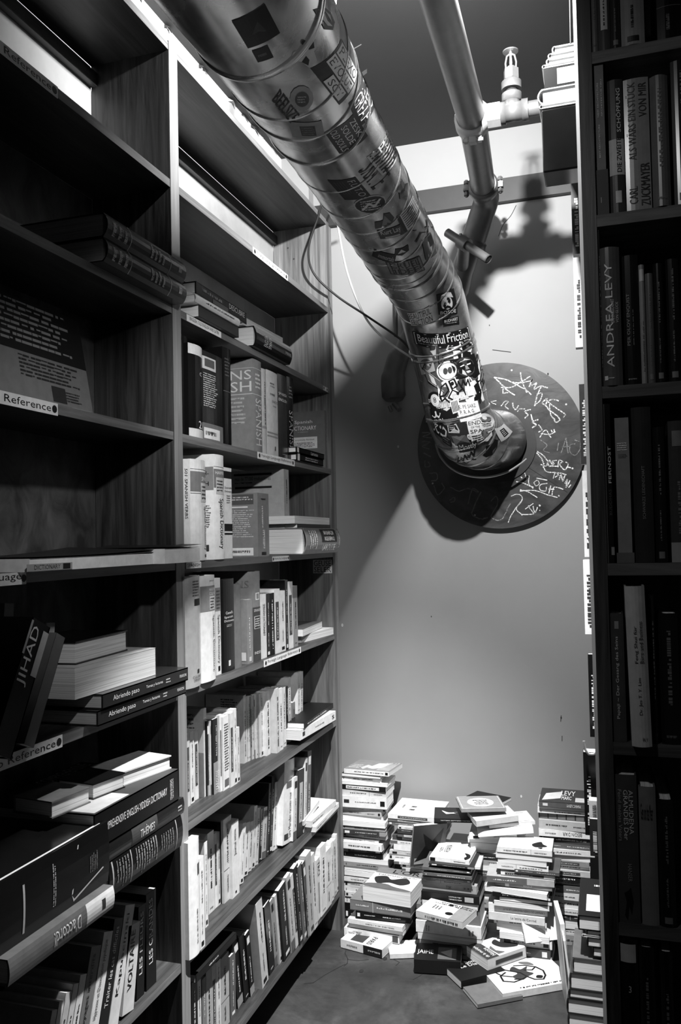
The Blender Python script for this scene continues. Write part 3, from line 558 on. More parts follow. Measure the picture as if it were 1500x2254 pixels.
# sixth shelf left bay
z = ly(5)
a = solveY(-.985, z, 216); b = solveY(-.985, z+.03, 409)
for i, (zz, da, ll) in enumerate(((z, 0, 'lower'), (z+.0315, .012, 'upper'))):
    lying(-.985+.004*i, zz, a+da, b+da*.4, .031, 50, 'dark hardback lettered Abriendo paso, %s of the two stacked' % ll, .21, hard=1, gloss=0, flip=True,
          deco=[('t', 's', 'Abriendo paso', .3, .6, .7, .93, 1, 235) if False else ('t', 's', 'Abriendo paso', .28, .1, .72, .38, 1, 235), ('t', 's', 'Temas y lecturas', .35, .46, .62, .66, 1, 225), ('g', 's', .3, .7, .7, .76, 'v', 220, 2), ('t', 's', 'PEARSON', .4, .88, .62, .97, 1, 220)])
b2 = solveY(-1.0, z+.08, 343); a2 = solveY(-1.0, z+.08, 165)
lying(-1.0, z+.063, a2, b2, .062, 200, 'very thick book with white page edges out, on the Abriendo paso pair', .17, spine='in')
b3 = solveY(-1.04, z+.15, 279); a3 = solveY(-1.04, z+.15, 150)
lying(-1.03, z+.1255, a3, b3, .046, 26, 'dark-covered book, topmost on the very thick white-edged book', .14, spine='in', hard=1, yaw=4)
def tilted(px0, py0, px1, py1, z, X, T, H, D, tn, lean, label, deco=(), **kw):
    Y0 = solveY(X, z+.02, px0)
    M = Matrix.Translation((X, Y0, z)) @ Matrix.Translation((0, T, 0)) @ Matrix.Rotation(math.radians(-lean), 4, 'X') @ Matrix.Translation((0, -T, 0))
    return book(M, D, T, H, tn, label, None, deco, kw.get('hard', False), kw.get('bulge', 0), kw.get('gloss', False))
tilted(50, 0, 0, 0, z, -1.0, .03, .21, .15, 110, 27, 'grey leaning paperback beside the Abriendo paso stack', [])
tilted(-25, 0, 0, 0, z, -.985, .055, .24, .17, 12, 27, 'black leaning book with JIHAD in white on its spine', [('t', 's', 'JIHAD', .12, .5, .62, .95, 1, 240), ('r', 's', .0, .72, .1, .98, 180), ('r', 's', .7, .6, 1, .95, 200)], hard=True)
tilted(-5, 0, 0, 0, z, -1.16, .03, .25, .06, 150, 5, 'pale book upright at the back behind the leaning JIHAD book', [('g', 's', .2, .8, .9, .9, 'u', 30)])
tilted(92, 0, 0, 0, z, -1.14, .03, .2, .08, 170, 5, 'small pale book behind the grey leaning paperback', [('g', 's', .3, .3, .7, .9, 'v', 30)])
# seventh shelf left bay : piled reference books
z = ly(6)
X0 = -.955
a = solveY(X0, z, 236); b = solveY(X0, z+.03, 398)
lying(X0, z, a, b, .072, 26, 'battered black thesaurus with thumb-index patterns at bottom of the pile', .26, hard=1, bulge=.006, gloss=1, flip=True,
      deco=[('r', 's', .05, .04, .95, .055, 170), ('r', 's', .05, .27, .95, .28, 170), ('r', 's', .05, .9, .95, .91, 170), ('g', 's', .1, .08, .9, .25, 'u', 120, 5), ('g', 's', .1, .32, .9, .62, 'u', 130, 9), ('g', 's', .2, .66, .8, .86, 'u', 110, 6)])
a = solveY(X0, z+.09, 228); b = solveY(X0, z+.09, 402)
lying(X0+.002, z+.0725, a, b, .036, 34, 'dark hardback lettered THEMES in the pile of reference books', .25, hard=1, bulge=.003, gloss=1, flip=True, deco=[('r', 's', 0, .3, 1, .62, 70), ('t', 's', 'THÈMES', .2, .4, .8, .58, 1, 225), ('g', 's', .3, .9, .7, .96, 'v', 200, 2)])
a = solveY(X0, z+.14, 206); b = solveY(X0, z+.14, 390)
lying(X0+.003, z+.109, a, b, .07, 30, 'thick black Comprehensive English-Yiddish Dictionary lying on the pile', .26, hard=1, gloss=0, flip=True,
      deco=[('t', 's', 'COMPREHENSIVE ENGLISH-YIDDISH DICTIONARY', .38, .06, .6, .84, 1, 235), ('g', 's', .2, .88, .9, .93, 'u', 200, 4), ('r', 'l', .0, .0, 1, 1, 60), ('r', 'l', .35, .02, .98, .4, 195), ('t', 'l', 'COMPREHENSIVE', .02, .45, .16, .95, 1, 230), ('t', 'l', 'ENGLISH-YIDDISH', .2, .45, .34, .95, 1, 200), ('t', 'l', 'DICTIONARY', .4, .45, .54, .95, 1, 190)])
a = solveY(-1.0, z+.2, 272); b = solveY(-1.0, z+.2, 352)
lying(-.985, z+.1795, a, b, .03, 215, 'small pale book at the right of the three on the Yiddish dictionary', .1, spine='in', hard=1, yaw=-12)
lying(-1.0, z+.1795, a-.1, a-.006, .032, 14, 'small black book in the middle on the Yiddish dictionary', .1, spine='in', hard=1, yaw=-10)
lying(-1.01, z+.1795, a-.22, a-.115, .032, 110, 'small grey book at the left of the three on the Yiddish dictionary', .1, spine='in', hard=1, yaw=-8)
# nearer pile : D'accord! and the big black book on it
a = solveY(-.93, z, 20); b = solveY(-.96, z, 214)
lying(-.925, z, 1.12, b, .042, 110, "textbook lettered D'accord! lying at the shelf edge in the left bay", .24, hard=1, bulge=.004, flip=False,
      deco=[('r', 's', 0, .0, 1, .3, 225), ('r', 's', .3, .1, .75, .14, 60), ('t', 's', "D'accord!", .2, .36, .8, .62, 1, 225)])
lying(-.945, z+.0425, 1.10, b+.015, .115, 14, 'huge black book with white pointed outlines lying on the D accord textbook', .26, hard=1, bulge=.004, gloss=1,
      deco=[('p', 's', [(.18, .36), (.9, .3), (.9, .29), (.2, .35)], 225), ('p', 's', [(.18, .36), (.06, .34), (.3, .06), (.32, .07), (.1, .335)], 225), ('g', 's', .35, .12, .7, .2, 'u', 120, 5), ('t', 's', 'St. Martin William', .3, .5, .8, .53, 0, 200) if False else ('g', 's', .2, .5, .9, .53, 'u', 200, 2), ('r', 's', .1, .75, .8, .765, 190), ('r', 'r', .02, .05, .04, .9, 225), ('r', 'r', .04, .05, .9, .07, 225)])
# eighth shelf left bay : leaning paperbacks
z = ly(7)
q = random.Random(5)
L7 = [(322, 345, 1905, 14, 1, 'LES GRANDES'), (300, 318, 1920, 18, 4, 'LES FLEURS'), (268, 296, 1985, 205, 10, 'VOLTAIRE'), (236, 262, 1935, 215, 18, 'Kapuscinski'), (212, 236, 1960, 40, 18, 'Traiter les cas difficiles'), (186, 212, 1990, 225, 19, 'Hypnose et Dissociation psychique'),
      (158, 186, 2005, 120, 19, 'voyages interdits'), (140, 158, 2050, 226, 19, ''), (125, 140, 2100, 215, 19, ''), (108, 125, 2115, 205, 19, ''), (92, 108, 2125, 226, 20, ''), (76, 92, 2130, 190, 20, '')]
for i, (xl, xr, yt, tn, lean, s) in enumerate(L7):
    X = -1.03 if i < 2 else -1.02
    Y0 = solveY(X, z+.02, xl); Y1 = solveY(X, z+.02, xr); T = (Y1-Y0)*math.cos(math.radians(lean))*.96
    H = (.215, .2, .18, .235, .225, .215, .205, .17, .165, .16, .155, .15)[i]
    M = Matrix.Translation((X, Y0, z)) @ Matrix.Translation((0, T, 0)) @ Matrix.Rotation(math.radians(-lean), 4, 'X') @ Matrix.Translation((0, -T, 0))
    dk = 20 if tn > 100 else 225
    dc = [('t', 's', s, .25, .25, .62, .93, 1, dk)] if s else [('g', 's', .3, .1, .7, .9, 'v', dk)]
    book(M, .14, T, H, tn, ('%s paperback lettered %s leaning on the lowest visible left shelf' % (tw(tn), s)) if s else '%s thin leaning paperback, %s from left on the left bay second shelf' % (tw(tn), ORD[11-i]), 'leaning paperbacks in the left bay', dc)
# ================================================================ RIGHT-HAND BOOKCASES
NY = 1.45
rb = thing('bookcase', 'near dark wooden bookcase on the right, spines facing the viewer', 'bookcase', (.3, NY, 0))
NZ = [2.312, 2.034, 1.745, 1.451, 1.158, .866, .575, .285, .02]
board('upright', (-.0215, NY, 0), (.001, NY+.26, 3.0), WOODV, rb)
board('upright', (.80, NY, 0), (.828, NY+.26, 3.0), WOODV, rb)
for z in NZ+[2.6, 2.9]: board('shelf', (.001, NY+.001, z-.02), (.80, NY+.255, z), WOODX, rb)
board('back_panel', (-.02, NY+.262, 0), (.828, NY+.27, 3.0), WOODV, rb)
def front_row(k, items, rn, z=None):
    z = NZ[k]+.0004
    q = random.Random(40+k)
    for i, it in enumerate(items):
        xl, xr, yt, tn = it[:4]; op = it[4] if len(it) > 4 else {}
        Yp = NY+op.get('set', .006)
        A = atY(Yp, xl, 1200); 
        # x at the shelf height
        def xat(px):
            lo, hi = -.2, 1.2
            for _ in range(40):
                m_ = (lo+hi)/2
                if proj((m_, Yp, z+.05))[0] < px: lo = m_
                else: hi = m_
            return lo
        x0, x1 = xat(xl), xat(xr); x0 = max(x0, .0015); T = max(.004, x1-x0)*.97; H = atY(Yp, (xl+xr)/2, yt).z-z; H = min(max(.1, H), .265)
        M = frame((x0, Yp, z), (0, -1, 0), (1, 0, 0), (0, 0, 1))
        lean = op.get('lean', 0)
        if lean: M = M @ Matrix.Rotation(math.radians(-lean), 4, 'X')
        dc = op.get('deco') or [tuple(110 if e == 225 else e for e in d_) for d_ in spine_deco(tn, T, q)]
        lab = op.get('label') or '%s book, %s from left, %s, near right bookcase' % (tw(tn), ORD[i], rn)
        book(M, .15, T, H, tn, lab, 'books facing out in the near right bookcase', dc, op.get('hard', True), op.get('bulge', .004), op.get('gloss', True))
def tf(s, u0, v0, u1, v1, rot=1, t=225): return ('t', 's', s, u0, v0, u1, v1, rot, t)
front_row(0, [(1301, 1317, -120, 110), (1317, 1344, -110, 70), (1344, 1366, -110, 50), (1367, 1420, -130, 130, dict(bulge=.006)), (1446, 1500, -100, 16)], 'top shelf')
front_row(1, [(1303, 1341, 142, 120, dict(bulge=0, deco=[tf('NEW ARCHITECTURE', .3, .65, .42, .88), tf('ARCHITEKTUR NEU', .6, .65, .7, .9), tf('BEST ARCHITECTURE', .35, .38, .47, .6), ('r', 's', 0, 0, 1, .3, 55), ('g', 's', .35, .08, .45, .12, 'v', 220)], label='grey book lettered BEST ARCHITECTURE on second shelf of near right bookcase')),
  (1344, 1378, 176, 55, dict(deco=[tf('SCHÖPFUNG', .5, .6, .82, .93), ('r', 's', 0, .28, 1, .55, 185), tf('DIE ZWEITE', .5, .3, .8, .56, 1, 25), ('r', 's', .35, .07, .75, .16, 190)], label='glossy book lettered SCHÖPFUNG with a pale band and round sun emblem')),
  (1379, 1436, 172, 130, dict(bulge=.003, deco=[tf('ALS WÄRS EIN STÜCK', .08, .38, .45, .97, 1, 60), tf('VON MIR', .58, .7, .9, .96, 1, 60), tf('CARL', .12, .05, .45, .18, 1, 60), tf('ZUCKMAYER', .58, .03, .95, .35, 1, 60)], label='wide grey book with large dark title letters beside SCHÖPFUNG')),
  (1437, 1478, 168, 90, dict(bulge=.008)), (1484, 1530, 132, 12)], 'second shelf')
front_row(2, [(1310, 1318, 508, 60), (1320, 1372, 546, 84, dict(bulge=.008, deco=[tf('ANDREA LEVY', .28, .13, .62, .88), tf('EINE ENGLISCHE ART', .52, .45, .68, .62), tf('VON GLÜCK', .72, .45, .88, .6), ('r', 's', .15, .04, .3, .07, 220), ('g', 's', .32, .045, .7, .06, 'u', 210)], label='glossy book with ANDREA LEVY down its spine')),
  (1376, 1412, 562, 20, dict(deco=[tf('PER OLOV ENQUIST', .2, .3, .42, .7, 1, 150), ('g', 's', .55, .3, .65, .62, 'v', 120), ('g', 's', .2, .03, .8, .05, 'u', 150)])), (1412, 1425, 583, 150, dict(deco=[('g', 's', .3, .1, .7, .6, 'v', 90), ('r', 's', .1, .86, .9, .96, 200)])), (1426, 1443, 602, 100), (1444, 1466, 580, 18), (1472, 1500, 570, 14)], 'third shelf')
front_row(3, [(1320, 1356, 880, 16, dict(bulge=0, deco=[('r', 's', 0, 0, .14, 1, 200), tf('FERNOST', .42, .5, .74, .73), tf('BUDDHAS', .42, .3, .7, .46, 1, 70), ('r', 's', .5, .05, .85, .1, 150)], label='black book lettered FERNOST with pale edge on the fourth shelf')),
  (1357, 1397, 919, 130, dict(bulge=0, deco=[('g', 's', .2, .77, .9, .83, 'u', 225, 4), ('g', 's', .25, .72, .8, .75, 'u', 60, 3), ('r', 's', 0, .0, 1, .07, 100)], label='plain grey book right of the FERNOST book')),
  (1398, 1442, 896, 42, dict(deco=[tf('SCHWARZE LEIDENSCHAFT', .45, .28, .6, .62, 1, 130)])), (1444, 1470, 940, 14), (1478, 1520, 926, 60)], 'fourth shelf')
front_row(4, [(1344, 1380, 1350, 74, dict(bulge=.003, gloss=False, deco=[tf('Papaji ~ Der Gesang des Seins', .35, .18, .62, .82), ('r', 's', .35, .88, .65, .94, 150)], label='grey book lettered Papaji Der Gesang des Seins')),
  (1390, 1436, 1290, 186, dict(bulge=.008, lean=-1, set=-.02, deco=[tf('Dr. Jes T. Y. Lim', .45, .2, .65, .43, 1, 60), tf('Feng Shui für', .35, .52, .55, .75, 1, 60), tf('Büro und Business', .6, .52, .8, .78, 1, 60), tf('BLV', .55, .04, .8, .06, 0, 30)], label='shiny silver book about Feng Shui on the fifth shelf')), (1438, 1450, 1310, 40), (1456, 1500, 1350, 30)], 'fifth shelf')
front_row(5, [(1360, 1411, 1706, 66, dict(bulge=.002, gloss=False, deco=[tf('ALMUDENA', .62, .6, .82, .9, 3), tf('GRANDES Der', .38, .56, .58, .9, 3), tf('Feind meines Vaters', .14, .55, .3, .9, 3, 170), tf('HANSER', .5, .28, .68, .4, 3, 160), ('p', 's', [(.3, .05), (.4, .14), (.3, .2), (.5, .22), (.6, .24), (.7, .15), (.6, .06), (.5, .12), (.42, .02)], 15)], label='grey book lettered ALMUDENA GRANDES on the sixth shelf')),
  (1413, 1452, 1732, 120, dict(gloss=False, deco=[tf('Gen und das Meer', .1, .76, .8, .88, 0, 20)])), (1454, 1490, 1760, 24)], 'sixth shelf')
front_row(6, [(1373, 1414, 2066, 24, dict(deco=[('r', 's', .05, .86, .9, .97, 190), tf('3', .45, .68, .6, .72, 0, 200)], label='dark book with a pale block at top on the seventh shelf')), (1416, 1450, 2085, 30), (1462, 1490, 2095, 16)], 'seventh shelf')
# bookcase along the right side of the aisle, behind the near one, faces the left bookcase
AX = -.030
ab = thing('bookcase', 'wooden bookcase along the right of the aisle, seen almost edge-on', 'bookcase', (AX+.1, 2.6, 0))
board('upright', (AX-.006, 1.93, 0), (AX+.24, 1.955, 3.0), mat_wood('pale_end_panel', (50, 50, 3), .5, .7, .5), ab)
board('upright', (AX+.004, 3.36, 0), (AX+.24, 3.39, 3.0), WOODV, ab)
for z in (2.66, 2.33, 2.0, 1.68, 1.36, 1.04, .74, .42, .1): board('shelf', (AX+.004, 1.955, z-.02), (AX+.24, 3.36, z), WOODY, ab)
# stack of big books lying on an upper shelf and sticking out into the aisle, heads facing the viewer
def prot(px, py0, py1, tn, label, Yh=1.99, Hh=.26, pxr=1275, hard=True, bulge=.004):
    A = atY(Yh, px, (py0+py1)/2); z1 = atY(Yh, px, py0).z; z0 = atY(Yh, px, py1).z; T = z1-z0
    M = frame((A.x, Yh, z0), (-1, 0, 0), (0, 0, 1), (0, 1, 0))
    return book(M, .2, T*.98, Hh, tn, label, 'books sticking out of the right bookcase', [], hard, bulge)
zt = atY(1.99, 1192, 405).z
A = atY(1.99, 1192, 240); zlo = atY(1.99, 1192, 405).z
bx = MB([mat_plain('black_lacquer', .008, .15)]); zlo = atY(1.99, 1198, 380).z; bx.box((A.x, 1.99, zlo), (A.x+.2, 2.08, A.z-.002)); bo = bx.build('storage_box', None, (A.x+.1, 2.1, zlo)); tag(bo, 'glossy black box jutting out of the right bookcase beneath the white books', 'box')
m_ = bo.modifiers.new('bevel', 'BEVEL'); m_.width = .004; m_.segments = 3
prot(1191, 231, 240, 236, 'thin book with lit white page edge lying directly on the black box')
prot(1193, 196, 230, 236, 'thick white book, second from bottom of the pile jutting out', bulge=.01)
A = atY(1.99, 1199, 196); B_ = atY(1.99, 1199, 152); bx = MB([mat_plain('dark_board_box', .02, .3), tone(240)]); bx.box((A.x, 1.99, A.z+.001), (A.x+.16, 2.2, B_.z)); bx.box((A.x+.03, 1.9895, A.z+.006), (A.x+.16, 1.9899, B_.z-.004), tone(240)); bo = bx.build('storage_box', None, (A.x+.08, 2.1, A.z)); tag(bo, 'dark box with a white label, third from bottom of the jutting pile', 'box')
prot(1197, 143, 151, 230, 'thin white-edged book lying directly on the labelled dark box')
prot(1206, 130, 142, 236, 'white-edged book, fourth from bottom of the jutting pile')
prot(1210, 118, 129, 230, 'white-edged book, fifth from bottom of the jutting pile')
prot(1219, 102, 117, 232, 'white-edged book, topmost of the pile jutting into the aisle')
def edge_row(items):
    for i, (px0, py0, px1, py1, Yh, tn, T, lab) in enumerate(items):
        A = atY(Yh, px0, py0); B_ = atY(Yh, px1, py1); X = min(A.x, B_.x); H = A.z-B_.z
        M = frame((X, Yh+T, B_.z), (-1, 0, 0), (0, -1, 0), (0, 0, 1))
        d = [('g', 's', .3, .1, .7, .9, 'v', 225 if tn < 120 else 40)] 
        book(M, .14, T, H, tn, lab, 'books standing on the right aisle bookcase', d+[('g', 'r', .02, .1, .16, .9, 'v', 215 if tn < 120 else 60, 1)], False, .0, True)
edge_row([(1257, 402, 1262, 560, 2.4, 70, .03, 'dark glossy book edge just under the jutting pile of books'),
 (1262, 560, 1268, 765, 2.5, 214, .03, 'pale upright book edge below the dark glossy one, right bookcase'),
 (1275, 846, 1281, 1022, 2.6, 60, .03, 'dark upright book edge level with the wooden disc'),
 (1282, 1036, 1290, 1226, 2.6, 232, .03, 'white upright book edge just below the level of the wooden disc'),
 (1284, 1233, 1291, 1396, 2.3, 240, .05, 'bright white book edge halfway up the right aisle bookcase'),
 (1295, 1440, 1300, 1622, 2.5, 24, .02, 'black patterned book edge below the bright white one'),
 (1284, 1655, 1291, 1838, 2.3, 20, .04, 'black book under the hooked metal bookend at the right'),
 (1297, 1762, 1299, 1800, 2.15, 225, .03, 'small white block of a book beside the black book at the right'),
 (1298, 1802, 1302, 1884, 2.25, 50, .03, 'dark glossy book low at the right of the aisle')])
# hooked bookend
be = MB([mat_plain('dull_aluminium', .5, .35, .7)]); bt = [atY(2.28, *p) for p in ((1286, 1631), (1289, 1650), (1297, 1660), (1308, 1660), (1315, 1655), (1317, 1600), (1316, 1588))]
be.tube(bt, .0035, seg=10); tag(be.build('bookend'), 'hooked pale metal bookend at the edge of the right aisle bookcase', 'bookend')
# ================================================================ STACKS ON THE FLOOR
def stack(nm, Yf, items, D=.13, seed=0, fill=True, where='', top_deco=None):
    q = random.Random(seed); zlast = None; n = len(items)-1; out = []
    group = 'books stacked on the floor'
    for i in range(n):
        xl, xr, y0, tn = items[i][:4]; op = items[i][4] if len(items[i]) > 4 else {}
        y1 = items[i+1][2]; mid = (xl+xr)/2
        dy = op.get('dy', q.uniform(-.012, .012)); Y_ = Yf+dy
        z1 = atY(Yf, mid, y0).z; z0 = atY(Yf, mid, y1).z
        out.append([xl, xr, tn, op, Y_, z0, z1])
    bot = out[-1][5]
    if fill:
        k = 0
        while bot > .012:
            T = min(bot, q.uniform(.018, .035)); T = bot if bot-T < .012 else T
            xl, xr = out[-1][0]+q.uniform(-4, 4), out[-1][1]+q.uniform(-4, 4)
            out.append([xl, xr, q.choice((225, 205, 150, 60, 215, 30)), {}, Yf+q.uniform(-.01, .01), bot-T, bot]); bot -= T
    for i, (xl, xr, tn, op, Y_, z0, z1) in enumerate(out):
        T = max(.005, z1-z0); zz = z0+T/2
        def xat(px):
            lo, hi = -2., 1.2
            for _ in range(40):
                m_ = (lo+hi)/2
                if proj((m_, Y_, zz))[0] < px: lo = m_
                else: hi = m_
            return lo
        x0, x1 = xat(xl), xat(xr); H = x1-x0; fore = op.get('fore', q.random() < .22)
        flip = op.get('flip', q.random() < .6)
        d = op.get('D', D+q.uniform(-.012, .012)); d = min(d, WALLY-.004-Y_) if not op.get('yaw') else d
        if fore: M = frame((x1 if False else x0, Y_+d, z0), (0, 1, 0), (0, 0, 1), (1, 0, 0))
        elif not flip: M = frame((x1, Y_, z0), (0, -1, 0), (0, 0, 1), (-1, 0, 0))
        else: M = frame((x0, Y_, z0+T), (0, -1, 0), (0, 0, -1), (1, 0, 0))
        c = Matrix.Translation(((x0+x1)/2, Y_, zz))
        M = c @ Matrix.Rotation(math.radians(op.get('yaw', q.uniform(-2, 2))), 4, 'Z') @ Matrix.Rotation(math.radians(op.get('roll', 0)), 4, 'Y') @ Matrix.Rotation(math.radians(op.get('pitch', 0)), 4, 'X') @ c.inverted() @ M
        dk = 25 if tn > 120 else 225
        dc = op.get('deco')
        if dc is None:
            dc = spine_deco(tn, T, q)
        if op.get('top'):
            face = 'l' if flip else 'r'; dc = list(dc)+[tuple([e[0], face]+list(e[1:])) for e in op['top']]
        pos = 'topmost' if i == 0 else '%s from the top' % ORD[i]
        lab = op.get('label') or '%s %s, %s of the %s' % (tw(tn), 'book' if T > .03 else 'paperback', pos, where)
        book(M, d, T*.985, H, tn, lab, group, dc, op.get('hard', False), op.get('bulge', 0), op.get('gloss', q.random() < .35))
assert frame((0, 0, 0), (0, 1, 0), (0, 0, 1), (1, 0, 0)).determinant() > 0
stack('A', 3.2, [
 (757, 857, 1695, 215, dict(hard=0, flip=False, fore=False, D=.19, yaw=-3, pitch=-4, top=[('r', 0, 0, 1, 1, 130), ('p', [(.2, .55), (.75, .45), (.8, .2), (.3, .25), (.15, .4)], 205), ('g', .05, .02, .95, .3, 'u', 215, 9), ('g', .1, .72, .5, .96, 'v', 225, 3), ('p', [(.05, .6), (.4, .5), (.5, .62), (.2, .7)], 190)], deco=[('r', 's', 0, 0, 1, 1, 220), ('g', 's', .3, .12, .7, .8, 'v', 40), ('r', 's', .2, .02, .8, .08, 20)], label='paperback with a busy grey and white cover, topmost of the tall left stack')),
 (752, 838, 1705, 16), (752, 840, 1712, 232), (752, 853, 1722, 236, dict(fore=True)), (752, 850, 1729, 26, dict(deco=[('r', 's', .2, .1, .8, .85, 220), ('g', 's', .3, .12, .7, .83, 'v', 30)])), (752, 852, 1741, 190),
 (753, 851, 1753, 228, dict(deco=[('r', 's', .3, .05, .62, .17, 50), ('g', 's', .4, .3, .55, .8, 'v', 60), ('r', 's', .3, .86, .75, .96, 30)], fore=False)), (753, 851, 1778, 236), (753, 840, 1785, 180), (753, 843, 1796, 140), (753, 848, 1807, 232, dict(fore=True)),
 (753, 848, 1818, 160), (753, 849, 1827, 60), (754, 851, 1836, 170), (754, 834, 1847, 228), (755, 841, 1854, 230), (755, 843, 1869, 60), (755, 844, 1880, 34), (756, 855, 1891, 190), (757, 855, 1901, 140), (758, 856, 1911, 80), (758, 850, 1917, 225),
 (758, 850, 1928, 18), (758, 845, 1931, 215), (758, 846, 1941, 205), (758, 846, 1954, 220), (760, 846, 1964, 214), (760, 846, 1975, 60)], seed=11, where='tall stack beside the bookcase end')
stack('B', 3.19, [
 (854, 964, 1796, 228, dict(fore=False, flip=False, D=.21, yaw=-2, top=[('g', .25, .55, .6, .66, 'v', 40, 2), ('g', .3, .8, .7, .84, 'v', 90, 1), ('r', .15, .08, .155, .92, 150), ('r', .9, .08, .905, .92, 150)], label='white paperback with a plain typographic cover, topmost of the second stack')),
 (854, 963, 1806, 105), (854, 962, 1813, 110), (876, 972, 1821, 220), (874, 980, 1827, 60), (875, 978, 1833, 100), (875, 978, 1839, 205), (864, 974, 1845, 70), (860, 972, 1855, 230), (867, 960, 1862, 232, dict(deco=[('t', 's', 'LE PATRON PARISIEN', .2, .2, .75, .55, 3, 30)])), (858, 952, 1876, 190),
 (856, 950, 1884, 222), (868, 950, 1897, 215), (882, 950, 1903, 225), (880, 950, 1912, 60)], seed=12, where='second stack against the back wall')
stack('C', 3.13, [
 (1034, 1156, 1836, 240, dict(fore=False, flip=False, D=.19, roll=-4, yaw=4, label='bright white book tilting on the middle heap by the wall')),
 (1030, 1150, 1846, 160, dict(roll=-3)), (1036, 1140, 1858, 222, dict(roll=-2)), (1034, 1146, 1873, 60, dict(roll=-2)), (1040, 1140, 1882, 40), (1030, 1140, 1892, 150), (1030, 1140, 1904, 200), (1030, 1150, 1916, 90), (1036, 1140, 1930, 225), (1036, 1140, 1945, 60)], D=.17, seed=13, where='middle heap by the wall')
def flatbook(px, py, z, H, D, T, yaw, tn, label, deco=(), hard=False, tilt=0, roll=0, up='r', gloss=False):
    """px,py: pixel of the centre of the top face; yaw: heading of the spine normal away from the viewer axis"""
    P = atZ(z+T, px, py)
    if up == 'r': base = frame((0, 0, 0), (0, -1, 0), (0, 0, 1), (-1, 0, 0)); off = Matrix.Translation((H/2, -D/2, 0))
    else: base = frame((0, 0, 0), (0, -1, 0), (0, 0, -1), (1, 0, 0)); off = Matrix.Translation((-H/2, -D/2, T))
    M = Matrix.Translation((P.x, P.y, z)) @ Matrix.Rotation(math.radians(yaw), 4, 'Z') @ Matrix.Rotation(math.radians(roll), 4, 'Y') @ Matrix.Rotation(math.radians(tilt), 4, 'X') @ off @ base
    return book(M, D, T, H, tn, label, 'books stacked on the floor', deco, hard, 0, gloss)
# loose books on top of the middle heap
zc = atY(3.13, 1095, 1836).z
flatbook(1110, 1812, zc+.006, .2, .14, .02, 12, 236, 'white paperback lying open-edged near the top of the middle heap', [('g', 'r', .3, .2, .35, .8, 'v', 60, 1)], roll=-5)
flatbook(1120, 1800, zc+.03, .17, .12, .012, 20, 215, 'pale paperback with a line border near the top of the middle heap', [('r', 'r', .1, .1, .11, .9, 60), ('r', 'r', .85, .1, .86, .9, 60)], roll=-3)
flatbook(1085, 1790, zc+.046, .16, .12, .02, 25, 190, 'grey-edged book under the small ornate book', roll=-4)
flatbook(1012, 1790, zc+.03, .19, .13, .014, 10, 40, 'dark book with a white ribbon bow on its cover, overhanging to the left', [('c', 'r', [(.4, .75), (.45, .6), (.35, .45), (.5, .62), (.6, .5), (.52, .7), (.7, .85), (.45, .78)], 235), ('r', 'r', .5, 0, 1, .35, 225), ('g', 's', .3, .3, .7, .9, 'v', 180)])
flatbook(1070, 1757, zc+.068, .15, .13, .012, -22, 30, 'black thin book with a white ornament behind the small ornate book', [('p', 'r', [(.4, .4), (.5, .5), (.6, .45), (.55, .6), (.45, .62)], 225)])
flatbook(1058, 1766, zc+.0815, .165, .15, .012, 18, 150, 'small book with an ornate oval title panel, topmost of the middle heap',
    [('p', 'r', [(.5+.34*math.cos(t), .5+.3*math.sin(t)) for t in [i*math.pi/10 for i in range(20)]], 225), ('p', 'r', [(.5+.3*math.cos(t), .5+.265*math.sin(t)) for t in [i*math.pi/10 for i in range(20)]], 205), ('g', 'r', .3, .34, .7, .66, 'v', 50, 4), ('r', 'r', .03, .03, .05, .97, 220), ('r', 'r', .95, .03, .97, .97, 220), ('r', 'r', .03, .03, .97, .045, 220), ('r', 'r', .03, .955, .97, .97, 220)])
